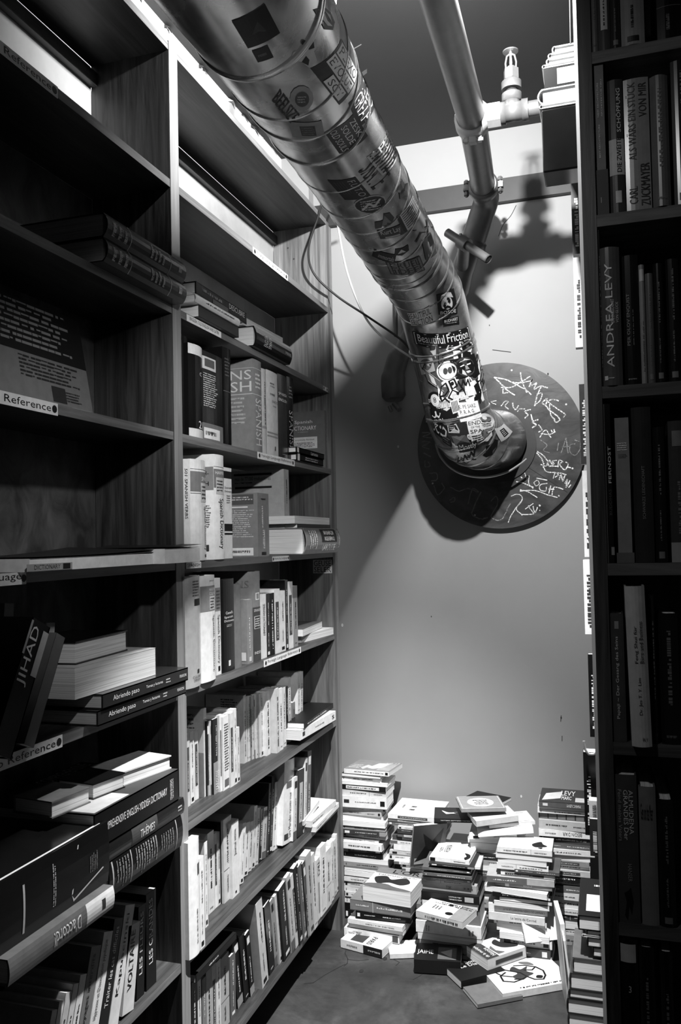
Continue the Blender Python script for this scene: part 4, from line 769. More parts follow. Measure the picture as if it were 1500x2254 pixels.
# art book standing askew under the ribbon book
P = atZ(.2, 1000, 1905)
M = Matrix.Translation((P.x-.02, 3.2, .25)) @ Matrix.Rotation(math.radians(28), 4, 'Z') @ Matrix.Rotation(math.radians(22), 4, 'X') @ Matrix.Translation((0, 0, 0))
book(M, .13, .012, .19, 70, 'dark illustrated book leaning steeply under the ribbon book', 'books stacked on the floor', [('p', 'l', [(.1, .1), (.4, .5), (.3, .8), (.6, .6), (.9, .9), (.8, .3), (.5, .2)], 20), ('r', 'l', .1, .05, .5, .2, 200), ('p', 'l', [(.5, .1), (.9, .2), (.7, .35)], 180)])
stack('C base', 3.2, [(985, 1035, 1862, 60), (982, 1040, 1872, 200), (980, 1040, 1884, 120), (980, 1040, 1895, 220)], seed=19, where='short pile behind the front stacks')
stack('D', 3.2, [
 (1187, 1310, 1766, 84, dict(fore=False, flip=False, D=.17, yaw=0, top=[('r', 0, 0, 1, 1, 60), ('p', [(.1, .95), (.6, .9), (.8, .6), (.3, .62)], 215), ('r', .1, .05, .4, .35, 200), ('t', 'MARC', .2, .42, .45, .6, 3, 235), ('t', 'LEVY', .5, .36, .85, .62, 3, 235)], deco=[('t', 's', 'MARC LEVY', .25, .25, .75, .5, 1, 225), ('r', 's', .25, .84, .75, .93, 200)], label='grey paperback lettered MARC LEVY, topmost of the right-hand stack')),
 (1184, 1310, 1778, 190, dict(deco=[('r', 's', 0, .1, 1, .6, 40), ('g', 's', .2, .2, .8, .5, 'v', 220)])), (1184, 1310, 1786, 232), (1186, 1312, 1794, 110, dict(deco=[('r', 's', .1, i*.16, .9, i*.16+.02, 40) for i in range(6)])), (1187, 1312, 1808, 180), (1187, 1314, 1828, 236, dict(deco=[('t', 's', "BESOIN D'AIR", .25, .25, .8, .58, 1, 25), ('g', 's', .3, .7, .7, .9, 'v', 90)], fore=False, flip=False)),
 (1188, 1312, 1843, 70), (1186, 1314, 1858, 100), (1186, 1310, 1870, 228), (1188, 1300, 1882, 205), (1190, 1298, 1894, 150), (1190, 1300, 1905, 225), (1192, 1300, 1914, 190), (1190, 1300, 1926, 34), (1190, 1300, 1940, 225), (1195, 1300, 1950, 90), (1195, 1300, 1965, 215), (1195, 1300, 1980, 140)], seed=14, D=.15, where='right-hand stack against the wall')
stack('F', 3.0, [
 (945, 1034, 1893, 236, dict(fore=False, flip=False, D=.19, yaw=-3, top=[('t', 'KUNDERA', .55, .62, .8, .95, 3, 20) if False else ('t', 'KUNDERA', .3, .6, .7, .74, 3, 25), ('t', 'MILAN', .3, .78, .55, .86, 3, 60), ('c', [(.02, .1), (.12, .16), (.2, .12), (.35, .2), (.3, .06), (.15, .02)], 25)], deco=[('g', 's', .3, .1, .7, .4, 'v', 25), ('r', 's', .1, .85, .9, .98, 20)], label='white paperback lettered KUNDERA, topmost of the front middle stack')),
 (944, 1044, 1902, 50), (950, 1057, 1906, 228), (930, 1037, 1911, 90), (930, 1037, 1917, 120), (932, 1038, 1923, 100), (931, 1037, 1929, 130), (930, 1038, 1935, 110), (928, 1040, 1940, 150), (928, 1050, 1948, 160, dict(fore=False, hard=0, deco=[('g', 's', .3, .75, .6, .95, 'u', 50, 3), ('t', 's', 'TSK', .3, .45, .65, .55, 1, 50)])),
 (928, 1056, 1966, 20, dict(deco=[('g', 's', .2, .3, .8, .6, 'v', 190, 2), ('r', 's', .2, .1, .8, .25, 180)])), (930, 1052, 1984, 60), (918, 1058, 1998, 105), (916, 1060, 2032, 225, dict(fore=False, D=.17, deco=[('g', 's', .2, .1, .8, .2, 'u', 70, 2), ('g', 's', .2, .78, .8, .85, 'u', 70, 2)], label='thick white paperback low in the front middle stack')), (920, 1062, 2058, 30), (924, 1060, 2074, 140), (930, 1060, 2084, 40)], seed=15, D=.15, where='front middle stack')
zf = atY(3.0, 985, 1998).z
flatbook(983, 2003, zf+.008, .178, .115, .022, -16, 200, 'comic paperback with a doodled black and white cover on the front middle stack',
   [('r', 'r', 0, 0, .28, 1, 226), ('r', 'r', 0, .5, 1, 1, 232), ('r', 'r', .0, .0, 1, .3, 150), ('p', 'r', [(.3+.1*math.cos(t), .38+.08*math.sin(t)) for t in [i*math.pi/6 for i in range(12)]], 15), ('p', 'r', [(.85+.07*math.cos(t), .5+.05*math.sin(t)) for t in [i*math.pi/6 for i in range(12)]], 15), ('g', 'r', .75, .05, .95, .95, 'v', 40, 2), ('g', 'r', .4, .6, .7, .8, 'u', 40, 3), ('g', 's', .2, .1, .8, .9, 'v', 30)], tilt=0)
flatbook(965, 2096, .004, .16, .12, .045, 8, 30, 'black paperback on the floor at the foot of the front middle stack', [('t', 'r', 'JAIME', .3, .6, .6, .95, 3, 225), ('r', 'r', .1, .1, .8, .5, 90), ('p', 'r', [(.2, .2), (.5, .45), (.7, .2)], 190)])
stack('G', 3.02, [
 (1095, 1216, 1868, 228, dict(fore=False, flip=False, D=.13, top=[('c', [(.2, .3), (.35, .38), (.5, .33), (.62, .22), (.45, .18), (.3, .1)], 20), ('c', [(.1, .2), (.16, .26), (.2, .18)], 20)], label='white paperback with an ink-blot picture, topmost of the stack before the right one')),
 (1092, 1216, 1880, 130), (1096, 1204, 1893, 120, dict(deco=[('r', 's', .2, .08, .8, .35, 40), ('g', 's', .4, .12, .6, .32, 'v', 225)])), (1094, 1208, 1904, 226), (1133, 1232, 1917, 80), (1103, 1222, 1924, 226, dict(deco=[('r', 's', .2, .08, .85, .8, 60), ('g', 's', .4, .12, .7, .76, 'v', 225)])), (1072, 1221, 1932, 170, dict(deco=[('r', 's', 0, 0, 1, .6, 90), ('g', 's', .3, .1, .7, .55, 'v', 225)])), (1090, 1216, 1946, 130, dict(deco=[('t', 's', "L'HIVER", .3, .35, .7, .5, 1, 225), ('r', 's', 0, .75, 1, .82, 225)])),
 (1066, 1206, 1956, 234, dict(yaw=-7, D=.16)), (1085, 1216, 1968, 26), (1100, 1216, 1978, 22), (1088, 1210, 1987, 205), (1076, 1206, 1997, 224, dict(deco=[('t', 's', "L'AMANT DU CHIEN PENDANT LA NUIT", .3, .05, .6, .75, 1, 60)], fore=False)), (1076, 1200, 2013, 220, dict(deco=[('t', 's', 'La lettre de Conrad', .3, .4, .6, .85, 1, 60)], fore=False)), (1088, 1204, 2030, 228), (1094, 1204, 2040, 60), (1100, 1210, 2056, 225), (1110, 1216, 2070, 228), (1120, 1220, 2088, 90)], seed=16, D=.14, where='stack before the right one')
# front left stack
stack('E', 3.0, [
 (797, 906, 1957, 190, dict(fore=True, D=.19, yaw=-6, gloss=False, top=[], label="very thick paperback lettered L'OR with its page edges towards the viewer", deco=[('r', 'r', 0, 0, .99, 1, 215), ('r', 'r', 0, 0, .3, 1, 120), ('t', 'r', "L'OR", .06, .1, .26, .75, 3, 40) if False else ('t', 'r', "L'OR", .06, .35, .24, .92, 1, 40), ('c', 'r', [(.5, .1), (.42, .3), (.55, .45), (.4, .7), (.6, .85), (.75, .7), (.7, .45), (.8, .25), (.65, .12)], 35), ('g', 'r', .34, .1, .4, .95, 'v', 50, 2), ('c', 'r', [(.85, .05), (.78, .4), (.86, .6), (.92, .9), (.99, .95), (.99, .05)], 90)])),
 (770, 905, 1990, 120, dict(D=.18, hard=1, yaw=-3)), (784, 904, 2014, 20, dict(hard=1)), (764, 888, 2030, 226, dict(yaw=-5, fore=False, deco=[('g', 's', .3, .15, .6, .8, 'v', 90)])), (768, 890, 2040, 150, dict(yaw=-4, fore=True)),
 (757, 880, 2052, 238, dict(yaw=-3, fore=False, deco=[('t', 's', 'SALLY THORNE', .3, .7, .6, .92, 1, 30), ('r', 's', .1, .02, .9, .12, 70), ('g', 's', .62, .68, .78, .9, 'v', 60)], flip=False, label='white paperback lettered SALLY THORNE in the front left stack')), (756, 880, 2070, 100)], seed=17, D=.13, where='front left stack', fill=False)
flatbook(812, 2064, .003, .172, .115, .03, -13, 228, 'white paperback lettered PARIS at the foot of the front left stack', [('r', 's', 0, 0, 1, .45, 40), ('g', 's', .3, .05, .7, .4, 'v', 200), ('g', 's', .3, .6, .7, .9, 'v', 60), ('t', 'r', 'PARIS', .05, .15, .3, .45, 2, 25) if False else ('t', 'r', 'PARIS', .1, .3, .6, .42, 2, 25), ('r', 'r', .1, .5, .8, .8, 60)])
flatbook(895, 2084, .003, .13, .1, .016, 20, 232, 'small white paperback in shadow behind the front left stack')
# front group of three
flatbook(1155, 2140, .003, .26, .2, .022, 33, 222, 'large thin book with an inked bird drawing on its white cover', [('c', 'r', [(.3, .62), (.42, .7), (.5, .6), (.62, .66), (.72, .58), (.6, .52), (.66, .4), (.52, .46), (.42, .4), (.36, .5)], 60), ('k', 'r', [(.2, .35), (.3, .28), (.45, .25), (.6, .3), (.7, .42), (.74, .56)], .012, 20), ('k', 'r', [(.2, .35), (.24, .46), (.36, .52), (.5, .56), (.66, .72), (.8, .76)], .012, 20), ('k', 'r', [(.3, .62), (.26, .74), (.34, .86), (.5, .84), (.58, .74)], .012, 20), ('k', 'r', [(.42, .7), (.5, .82), (.62, .86)], .01, 20), ('k', 'r', [(.6, .3), (.52, .38), (.56, .48)], .01, 20), ('k', 'r', [(.36, .52), (.3, .6), (.34, .7)], .014, 20), ('c', 'r', [(.24, .36), (.3, .32), (.34, .38), (.28, .42)], 25), ('c', 'r', [(.66, .3), (.78, .34), (.82, .46), (.74, .42)], 110), ('g', 'r', .03, .1, .09, .8, 'v', 40, 1)], up='r')
flatbook(1045, 2130, .003, .172, .115, .024, 40, 26, 'black paperback about the devil and the good Lord, lower front pair', [('t', 'r', 'Le Diable', .62, .2, .76, .75, 3, 225), ('t', 'r', 'et le Bon Dieu', .78, .1, .92, .85, 3, 225)], up='r')
flatbook(1093, 2083, .0275, .172, .115, .036, 47, 200, "thick paperback lettered Histoire de la musique at the front of the floor", [('r', 'r', 0, .7, 1, 1, 60), ('t', 'r', 'Histoire', .1, .72, .6, .82, 0, 235), ('t', 'r', 'de la musique', .1, .85, .85, .96, 0, 235), ('c', 'r', [(.2, .1), (.5, .05), (.6, .3), (.85, .35), (.7, .5), (.4, .45), (.25, .3)], 50), ('r', 'r', .35, .2, .55, .4, 220), ('p', 'r', [(.1, .5), (.3, .62), (.6, .6), (.5, .68), (.1, .66)], 90), ('r', 's', .3, .1, .7, .8, 60)])
flatbook(1085, 2182, .003, .16, .11, .012, 34, 110, 'grey book at the very front in deep shade', [], up='r')
# right-hand pile by the near bookcase
def head_on(px, y0, y1, Yh, tn, label, Hh=.2, D=.2, hard=True, x_r=None):
    A = atY(Yh, px, (y0+y1)/2); z1 = atY(Yh, px, y0).z; z0 = atY(Yh, px, y1).z
    M = frame((A.x, Yh, z0), (-1, 0, 0), (0, 0, 1), (0, 1, 0))
    return book(M, D, max(.006, (z1-z0)*.985), Hh, tn, label, 'books piled beside the near bookcase', [('r', 'r', .1, .12, .75, .55, 215), ('r', 'r', .3, .3, .55, .5, 60), ('g', 'r', .2, .75, .6, .85, 'u', 220, 1)] if 'picture' in label else [], hard, .003)
PJ = [(1274, 2013, 2046, 30, 'large dark hardback with a white picture panel, topmost by the near bookcase'), (1292, 2046, 2056, 60, 'thin dark book, second in the pile by the near bookcase'), (1284, 2056, 2062, 200, 'thin pale book, third in the pile by the near bookcase'),
      (1294, 2062, 2084, 40, 'dark hardback, fourth in the pile by the near bookcase'), (1306, 2084, 2106, 34, 'dark hardback, fifth in the pile by the near bookcase'), (1262, 2106, 2140, 90, 'grey rounded book, sixth in the pile by the near bookcase'),
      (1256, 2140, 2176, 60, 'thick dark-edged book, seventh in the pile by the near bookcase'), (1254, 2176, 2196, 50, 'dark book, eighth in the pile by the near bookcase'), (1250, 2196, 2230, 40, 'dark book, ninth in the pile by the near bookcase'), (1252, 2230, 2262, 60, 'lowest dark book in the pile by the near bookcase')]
zb_ = atY(2.42, 1270, 2262).z
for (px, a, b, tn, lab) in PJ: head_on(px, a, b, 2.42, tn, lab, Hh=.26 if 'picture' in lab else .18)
if zb_ > .02:
    kk = 0
    while zb_ > .005:
        T = min(.05, zb_); A = atY(2.42, 1254, 2240)
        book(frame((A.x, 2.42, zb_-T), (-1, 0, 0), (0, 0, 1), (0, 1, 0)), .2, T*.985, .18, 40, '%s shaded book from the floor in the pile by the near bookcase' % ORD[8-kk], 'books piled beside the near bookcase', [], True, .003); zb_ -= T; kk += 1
# thin albums standing between the stacks
for i, (px, py, th, hh, tn, yw, lab, lean) in enumerate(((1262, 2205, .008, .27, 70, 97, 'thin dark album with a woodland cover standing by the pile', -6), (1248, 2180, .014, .29, 226, 100, 'thin pale-paged album standing against the pile by the near bookcase', -4), (1238, 2125, .006, .27, 232, 28, 'open white booklet leaning between the stacks', -30))):
    P = atZ(0, px, py)
    M = Matrix.Translation((P.x, P.y, .002 if i != 2 else .09)) @ Matrix.Rotation(math.radians(yw), 4, 'Z') @ Matrix.Rotation(math.radians(lean), 4, 'X')
    book(M, .17 if i < 2 else .13, th, hh, tn, lab, None, [('p', 'l', [(.1, .95), (.4, .8), (.7, .9), (.9, .6), (.6, .5), (.2, .6)], 130), ('r', 'l', .3, .2, .5, .3, 60)] if i != 1 else [])
# ================================================================ THE DUCT
DR = .12
def smooth(pts, n=10):
    out = []
    P = [Vector(p) for p in pts]; P = [P[0]*2-P[1]]+P+[P[-1]*2-P[-2]]
    for i in range(1, len(P)-2):
        for k in range(n):
            t = k/n; a, b, c, d = P[i-1:i+3]
            out.append(.5*((2*b)+(c-a)*t+(2*a-5*b+4*c-d)*t*t+(3*b-a-3*c+d)*t**3))
    out.append(P[-2]); return out
DP = [(-.55, .6, 2.41)]+[tuple(atY(y_, *p)) for y_, p in ((1.25, (560, 8)), (1.74, (697, 240)), (2.18, (801, 410)), (2.62, (890, 560)), (2.87, (944, 652)), (2.99, (968, 738)), (3.06, (990, 822)), (3.105, (1006, 900)), (3.155, (1024, 945)), (3.26, (1056, 966)), (3.43, (1098, 968)))]
DC = smooth(DP, 12)
cum = [0]
for a, b in zip(DC[:-1], DC[1:]): cum.append(cum[-1]+(b-a).length)
FRM = []; u = Vector((1, 0, 0))
for i, p in enumerate(DC):
    t = (DC[min(i+1, len(DC)-1)]-DC[max(i-1, 0)]).normalized(); u = (u-t*u.dot(t)).normalized(); FRM.append((p, t, u.copy(), t.cross(u)))
def dpoint(s, phi, h=0):
    s = max(0, min(cum[-1]-1e-5, s)); i = 0
    lo, hi = 0, len(cum)-1
    while hi-lo > 1:
        m_ = (lo+hi)//2
        if cum[m_] <= s: lo = m_
        else: hi = m_
    t = (s-cum[lo])/(cum[lo+1]-cum[lo]); A, Bq = FRM[lo], FRM[lo+1]
    p = A[0].lerp(Bq[0], t); uu = A[2].lerp(Bq[2], t).normalized(); ww = A[3].lerp(Bq[3], t).normalized()
    return p+(uu*math.cos(phi)+ww*math.sin(phi))*(DR+h)
def duct_hit(px, py):
    best = None
    for si in range(0, 160):
        s = cum[-1]*si/159
        for k in range(72):
            ph = k*math.pi/36; P = dpoint(s, ph); x, y = proj(P); d = (P-CAM).length
            e = (x-px)**2+(y-py)**2
            sc = e+ (0 if True else 0)
            if e < 900:
                # only the near side
                i = min(range(len(cum)), key=lambda q_: abs(cum[q_]-s)) if False else None
                nrm = P-dcenter(s)
                if nrm.dot(P-CAM) < 0 and (best is None or sc < best[0]): best = (sc, s, ph)
    _, s, ph = best; st, sp = cum[-1]/159, math.pi/36
    for _ in range(6):
        st *= .5; sp *= .5; cand = []
        for a in (-1, 0, 1):
            for b in (-1, 0, 1):
                P = dpoint(s+a*st, ph+b*sp); x, y = proj(P); cand.append(((x-px)**2+(y-py)**2, s+a*st, ph+b*sp))
        _, s, ph = min(cand)
    return s, ph
def dcenter(s):
    lo, hi = 0, len(cum)-1
    while hi-lo > 1:
        m_ = (lo+hi)//2
        if cum[m_] <= s: lo = m_
        else: hi = m_
    return DC[lo].lerp(DC[lo+1], (s-cum[lo])/(cum[lo+1]-cum[lo]))
duct = thing('ventilation_duct', 'sticker-covered round galvanised duct running under the ceiling and into the wall', 'duct', (-.57, 2.2, 2.4))
mb = MB([DUCT]); SEG = 64; ns = 260
vs = [dpoint(cum[-1]*i/ns, 2*math.pi*j/SEG) for i in range(ns+1) for j in range(SEG)]
mb.add(vs, [(i*SEG+j, i*SEG+(j+1) % SEG, (i+1)*SEG+(j+1) % SEG, (i+1)*SEG+j) for i in range(ns) for j in range(SEG)], DUCT, None, True)
mb.build('duct_pipe', duct)
def bead(s, hgt, wd, tilt=0, name='seam_ring', m=DUCT):
    mb = MB([m]); K = 7; n = 64; vs = []; hgt *= .62
    for k in range(K):
        t = k/(K-1); h = hgt*math.sin(math.pi*t)**.7 if 0 < t < 1 else -.001
        for j in range(n):
            ph = 2*math.pi*j/n; vs.append(dpoint(s+(t-.5)*wd+tilt*math.cos(ph-2.2), ph, h))
    mb.add(vs, [(k*n+j, k*n+(j+1) % n, (k+1)*n+(j+1) % n, (k+1)*n+j) for k in range(K-1) for j in range(n)], m, None, True)
    return mb.build(name, duct)
def s_at(px, py): return duct_hit(px, py)[0]
for (px, py, hg, wd, tl) in ((700, 60, .004, .016, 0), (640, 130, .005, .02, .01), (690, 245, .004, .012, 0), (735, 280, .005, .014, 0), (770, 330, .006, .018, 0), (800, 400, .003, .01, 0), (842, 455, .004, .012, 0), (862, 492, .003, .01, 0), (882, 530, .004, .012, 0),
      (900, 566, .003, .01, .0), (915, 600, .004, .012, .0), (925, 615, .003, .008, -.01), (930, 627, .006, .016, -.012), (945, 650, .005, .014, -.01), (953, 672, .004, .01, 0), (965, 703, .005, .012, .01), (985, 775, .006, .014, 0), (990, 786, .006, .014, 0), (1005, 880, .003, .008, 0), (1010, 925, .006, .014, -.01), (1035, 990, .005, .012, -.01), (1060, 1000, .005, .012, 0), (1085, 1000, .004, .01, 0), (1110, 1000, .003, .01, 0)):
    bead(s_at(px, py), hg, wd, tl)
STK = [0]
def sticker(c, r_, u_, bg, items, shape=None, name='sticker', border=None):
    sc, pc = duct_hit(*c); sr, pr_ = duct_hit(*r_); su, pu = duct_hit(*u_)
    def wrap(a): return (a+math.pi) % (2*math.pi)-math.pi
    ax = ((sr-sc), wrap(pr_-pc)); ay = ((su-sc), wrap(pu-pc))
    def f(u, v, h): a = 2*u-1; b = 2*v-1; return dpoint(sc+ax[0]*a+ay[0]*b, pc+ax[1]*a+ay[1]*b, .0003+.0003*h+STK[0]*.00005)
    mb = MB([tone(bg if bg else 200)])
    if bg is not None:
        if shape == 'o':
            n = 24; mb.add([f(.5, .5, 1)]+[f(.5+.5*math.cos(2*math.pi*i/n), .5+.5*math.sin(2*math.pi*i/n), 1) for i in range(n)], [(0, i+1, (i+1) % n+1) for i in range(n)], tone(bg))
        elif shape:
            cx = sum(p[0] for p in shape)/len(shape); cy_ = sum(p[1] for p in shape)/len(shape); n = len(shape)
            mb.add([f(cx, cy_, 1)]+[f(*p, 1) for p in shape], [(0, i+1, (i+1) % n+1) for i in range(n)], tone(bg))
        else: put_rect(mb, f, 0, 0, 1, 1, tone(bg), 1, 10, 10)
    for k, it in enumerate(items):
        h = 2+k*.35
        if it[0] == 't': put_text(mb, f, it[1], *it[2:6], it[6], tone(it[7]), h)
        elif it[0] == 'r': put_rect(mb, f, *it[1:5], tone(it[5]), h, 5, 5)
        elif it[0] == 'g': put_glyphs(mb, f, *it[1:5], it[5], tone(it[6]), it[7], STK[0], h)
        elif it[0] == 'p':
            sh = it[1]; cx = sum(p[0] for p in sh)/len(sh); cy_ = sum(p[1] for p in sh)/len(sh); n = len(sh)
            mb.add([f(cx, cy_, h)]+[f(*p, h) for p in sh], [(0, i+1, (i+1) % n+1) for i in range(n)], tone(it[2]))
        elif it[0] == 'l':
            pts = it[1]; wd = it[2]
            for a, b in zip(pts[:-1], pts[1:]):
                d = Vector((b[0]-a[0], b[1]-a[1])); n_ = Vector((-d.y, d.x)).normalized()*wd if d.length else Vector((0, 0))
                e = d.normalized()*wd*.6 if d.length else d; a2 = (a[0]-e.x, a[1]-e.y); b2 = (b[0]+e.x, b[1]+e.y)
                mb.add([f(a2[0]-n_.x, a2[1]-n_.y, h), f(b2[0]-n_.x, b2[1]-n_.y, h), f(b2[0]+n_.x, b2[1]+n_.y, h), f(a2[0]+n_.x, a2[1]+n_.y, h)], [(0, 1, 2, 3)], tone(it[3]))
    STK[0] += 1
    return mb.build(name, duct)
def circ(cx, cy_, rx, ry, n=16): return [(cx+rx*math.cos(2*math.pi*i/n), cy_+ry*math.sin(2*math.pi*i/n)) for i in range(n)]
sticker((756, 165), (775, 196), (772, 126), 14, [('r', .05, .66, .97, .96, 232), ('t', 'PLEXO', .1, .7, .92, .92, 0, 18), ('r', .03, .34, .95, .62, 232), ('t', 'EVOLUT', .07, .38, .9, .58, 0, 18), ('r', .3, .04, .88, .3, 232), ('t', 'SCV', .36, .08, .82, .26, 0, 18)])
sticker((804, 220), (818, 251), (811, 190), 16, [('t', 'NEO', .15, .55, .9, .92, 0, 232), ('t', 'GREAF', .08, .1, .95, .5, 0, 232)])
sticker((767, 297), (783, 322), (794, 271), 12, [('t', 'ZESK', .12, .7, .8, .9, 0, 225), ('t', 'SOLDE', .1, .4, .85, .6, 0, 225), ('t', 'OLD SOULS', .04, .1, .96, .3, 0, 225)])
sticker((828, 381), (843, 402), (846, 360), None, [('t', 'SKATE', 0, 0, 1, 1, 0, 14)])
sticker((857, 333), (871, 355), (862, 303), 190, [('r', .02+.12*i, .05, .08+.12*i, .95, 16) for i in range(8)]+[('t', 'UTOPIA', .1, .4, .9, .75, 0, 20)])
sticker((771, 417), (789, 438), (800, 410), 12, [('t', 'F.U.T.O', .1, .62, .9, .9, 0, 180), ('g', .1, .12, .8, .5, 'u', 60, 4)])
sticker((817, 451), (850, 441), (813, 431), 175, [('p', circ(.5, .5, .46, .44), 40), ('g', .2, .2, .8, .8, 'u', 190, 5), ('l', [(.25, .3), (.45, .6), (.6, .4), (.8, .7)], .04, 200)], 'o')
sticker((631, 238), (650, 262), (641, 226), None, [('t', 'BEELSIZE', 0, 0, 1, 1, 0, 18)])
sticker((676, 120), (704, 102), (664, 92), 165, [('p', [(.25, .35), (.45, .5), (.5, .3), (.4, .12)], 22), ('p', [(.6, .65), (.8, .6), (.85, .8), (.65, .85)], 18), ('p', [(.02, .62), (.2, .75), (.3, .6), (.1, .5)], 60), ('p', circ(.55, .95, .08, .1), 25)], [(0, .55), (.15, .8), (.4, .75), (.55, 1), (.8, .98), (.98, .8), (.9, .55), (.75, .5), (.72, .1), (.4, 0), (.25, .35)])
sticker((665, 218), (690, 216), (664, 188), 150, [('p', circ(.5, .5, .3, .3), 60), ('g', .3, .35, .7, .65, 'u', 190, 3)], circ(.5, .5, .5, .5, 14))
sticker((677, 288), (712, 284), (672, 269), 150, [('r', .3, .2, .75, .8, 45), ('g', .34, .26, .72, .76, 'u', 110, 4)])
sticker((579, 119), (596, 112), (572, 106), 22, [('g', .2, .3, .8, .7, 'u', 90, 1)])
sticker((566, 62), (600, 40), (548, 30), 20, [('p', [(.3, .4), (.7, .3), (.6, .7)], 50)])
sticker((716, 40), (732, 66), (724, 22), 40, [('p', [(.1, .4), (.3, .6), (.6, .5), (.9, .6), (.7, .35), (.4, .3)], 205), ('p', [(.3, .7), (.6, .85), (.8, .7)], 180), ('p', [(.2, .1), (.6, .15), (.5, .25)], 190)], [(0, .2), (.2, .8), (.6, 1), (.95, .9), (1, .5), (.7, .1)])
sticker((889, 417), (899, 430), (894, 397), 60, [('p', [(.3, .3), (.6, .5), (.5, .8)], 25)], [(0, .1), (.1, .6), (0, .8), (.4, .75), (.7, 1), (.8, .6), (1, .4), (.7, .3), (.6, 0), (.3, .2)])
sticker((905, 473), (914, 491), (917, 448), 205, [('r', .0, 0, 1, .12, 20)]+[('r', .06+.11*i, .16, .1+.11*i, .96, 20) for i in range(8)]+[('t', 'NIMAIMUN', .05, .38, .95, .72, 0, 20)])
sticker((862, 512), (887, 503), (858, 502), 60, [('t', 'Kurt Lay', .1, .3, .9, .95, 0, 200), ('r', .2, .05, .8, .2, 190)])
sticker((846, 487), (868, 478), (840, 472), 60, [('p', [(.3, .2), (.6, .9), (.8, .3)], 120)], [(0, .1), (.1, .6), (.5, .6), (.6, 1), (.9, .9), (1, .5), (.7, .1)])
sticker((846, 565), (870, 571), (849, 556), 16, [('t', 'immortals', .25, .25, .95, .75, 0, 190)])
sticker((885, 552), (902, 545), (881, 543), 24, [('p', [(.2, .3), (.5, .7), (.7, .3)], 200)], [(0, .2), (.2, .9), (.6, .8), (1, .9), (.9, .3), (.4, 0)])
sticker((895, 589), (930, 578), (889, 574), 50, [('r', .03, .06, .97, .94, 120), ('t', 'CRUEL', .08, .52, .92, .9, 0, 18), ('t', 'IDEE', .15, .1, .85, .44, 0, 18)])
sticker((946, 543), (955, 534), (940, 520), 70, [('p', [(.2, .1), (.4, .8), (.7, .6), (.6, .2)], 160), ('r', .5, .5, .95, .95, 24)])
sticker((937, 505), (947, 490), (925, 492), None, [('l', [(0, .1), (.3, .5), (.5, .3), (.8, .9)], .03, 30), ('l', [(.2, .8), (.6, .6), (.9, .2)], .03, 30)])
sticker((945, 478), (950, 492), (952, 462), None, [('p', [(.0, .1), (.3, .9), (.5, .4), (.9, .9), (.7, .1)], 18)])
sticker((926, 700), (951, 689), (921, 685), 225, [('t', 'BEAUTIFUL', .02, .52, .98, .95, 0, 28), ('t', 'FRICTION', .06, .05, .98, .46, 0, 28)])
sticker((986, 666), (1004, 661), (982, 642), 16, [('p', circ(.45, .48, .3, .34), 228), ('p', [(.12, .68), (.2, .92), (.5, .99), (.75, .9), (.84, .66), (.5, .76)], 215), ('p', [(.1, .66), (.5, .74), (.88, .64), (.85, .58), (.5, .66), (.12, .58)], 30), ('p', [(.3, .34), (.45, .4), (.6, .34), (.66, .22), (.55, .3), (.45, .31), (.34, .28), (.26, .2)], 22), ('p', circ(.34, .52, .05, .03), 18), ('p', circ(.58, .52, .05, .03), 18), ('p', [(.2, .3), (.3, .16), (.45, .12), (.62, .16), (.72, .3), (.6, .2), (.45, .18), (.3, .2)], 26), ('t', 'BOSOE', .08, .02, .9, .17, 0, 235)])
sticker((994, 706), (1010, 703), (993, 699), 24, [('t', 'BUDHARY', .08, .42, .92, .88, 0, 215), ('g', .1, .12, .9, .3, 'u', 170, 1)])
sticker((979, 748), (1034, 735), (976, 733), 14, [('r', .02, .05, .98, .09, 230), ('r', .02, .91, .98, .95, 230), ('r', .02, .05, .032, .95, 230), ('r', .968, .05, .98, .95, 230), ('t', 'Beautiful', .08, .28, .5, .86, 0, 236), ('t', 'Friction', .54, .34, .93, .86, 0, 236), ('g', .08, .14, .4, .22, 'u', 200, 1), ('t', 'Est. 2016', .72, .14, .92, .26, 0, 200)])
sticker((1018, 770), (1042, 764), (1013, 752), 232, [('p', [(.05, .75), (.5, .95), (.95, .7), (.9, .5), (.6, .6), (.6, .35), (.8, .3), (.75, .1), (.5, 0), (.3, .1), (.3, .3), (.45, .35), (.4, .6), (.2, .6)], 18)], [(0, .7), (.1, .95), (.5, 1), (.9, .95), (1, .6), (.8, .3), (.85, .05), (.4, -.05), (.15, .1), (.2, .5)])
sticker((960, 778), (975, 805), (966, 760), 70, [('p', [(.2, .2), (.4, .8), (.6, .3)], 205), ('l', [(.6, .7), (.8, .3), (.9, .8)], .03, 20)], [(0, .4), (.2, .9), (.4, 1), (.6, .8), (1, .9), (.9, .4), (.7, .3), (.6, 0), (.3, .1)])
sticker((938, 802), (955, 797), (934, 785), 180, [('p', circ(.5, .5, .4, .35), 90), ('l', [(.2, .3), (.5, .6), (.8, .4)], .04, 20)])
sticker((956, 838), (975, 850), (950, 822), 90, [('r', .3, .2, .6, .8, 228), ('r', .04, .04, .96, .08, 225), ('r', .04, .92, .96, .96, 225)])
sticker((986, 816), (1010, 812), (984, 795), 236, [('p', circ(.5, .5, .43, .43), 90), ('p', circ(.5, .5, .4, .4), 232), ('p', circ(.4, .5, .1, .16), 70), ('p', circ(.6, .52, .1, .16), 70), ('l', [(.1, .7), (.3, .95), (.8, .85)], .02, 60)], 'o')
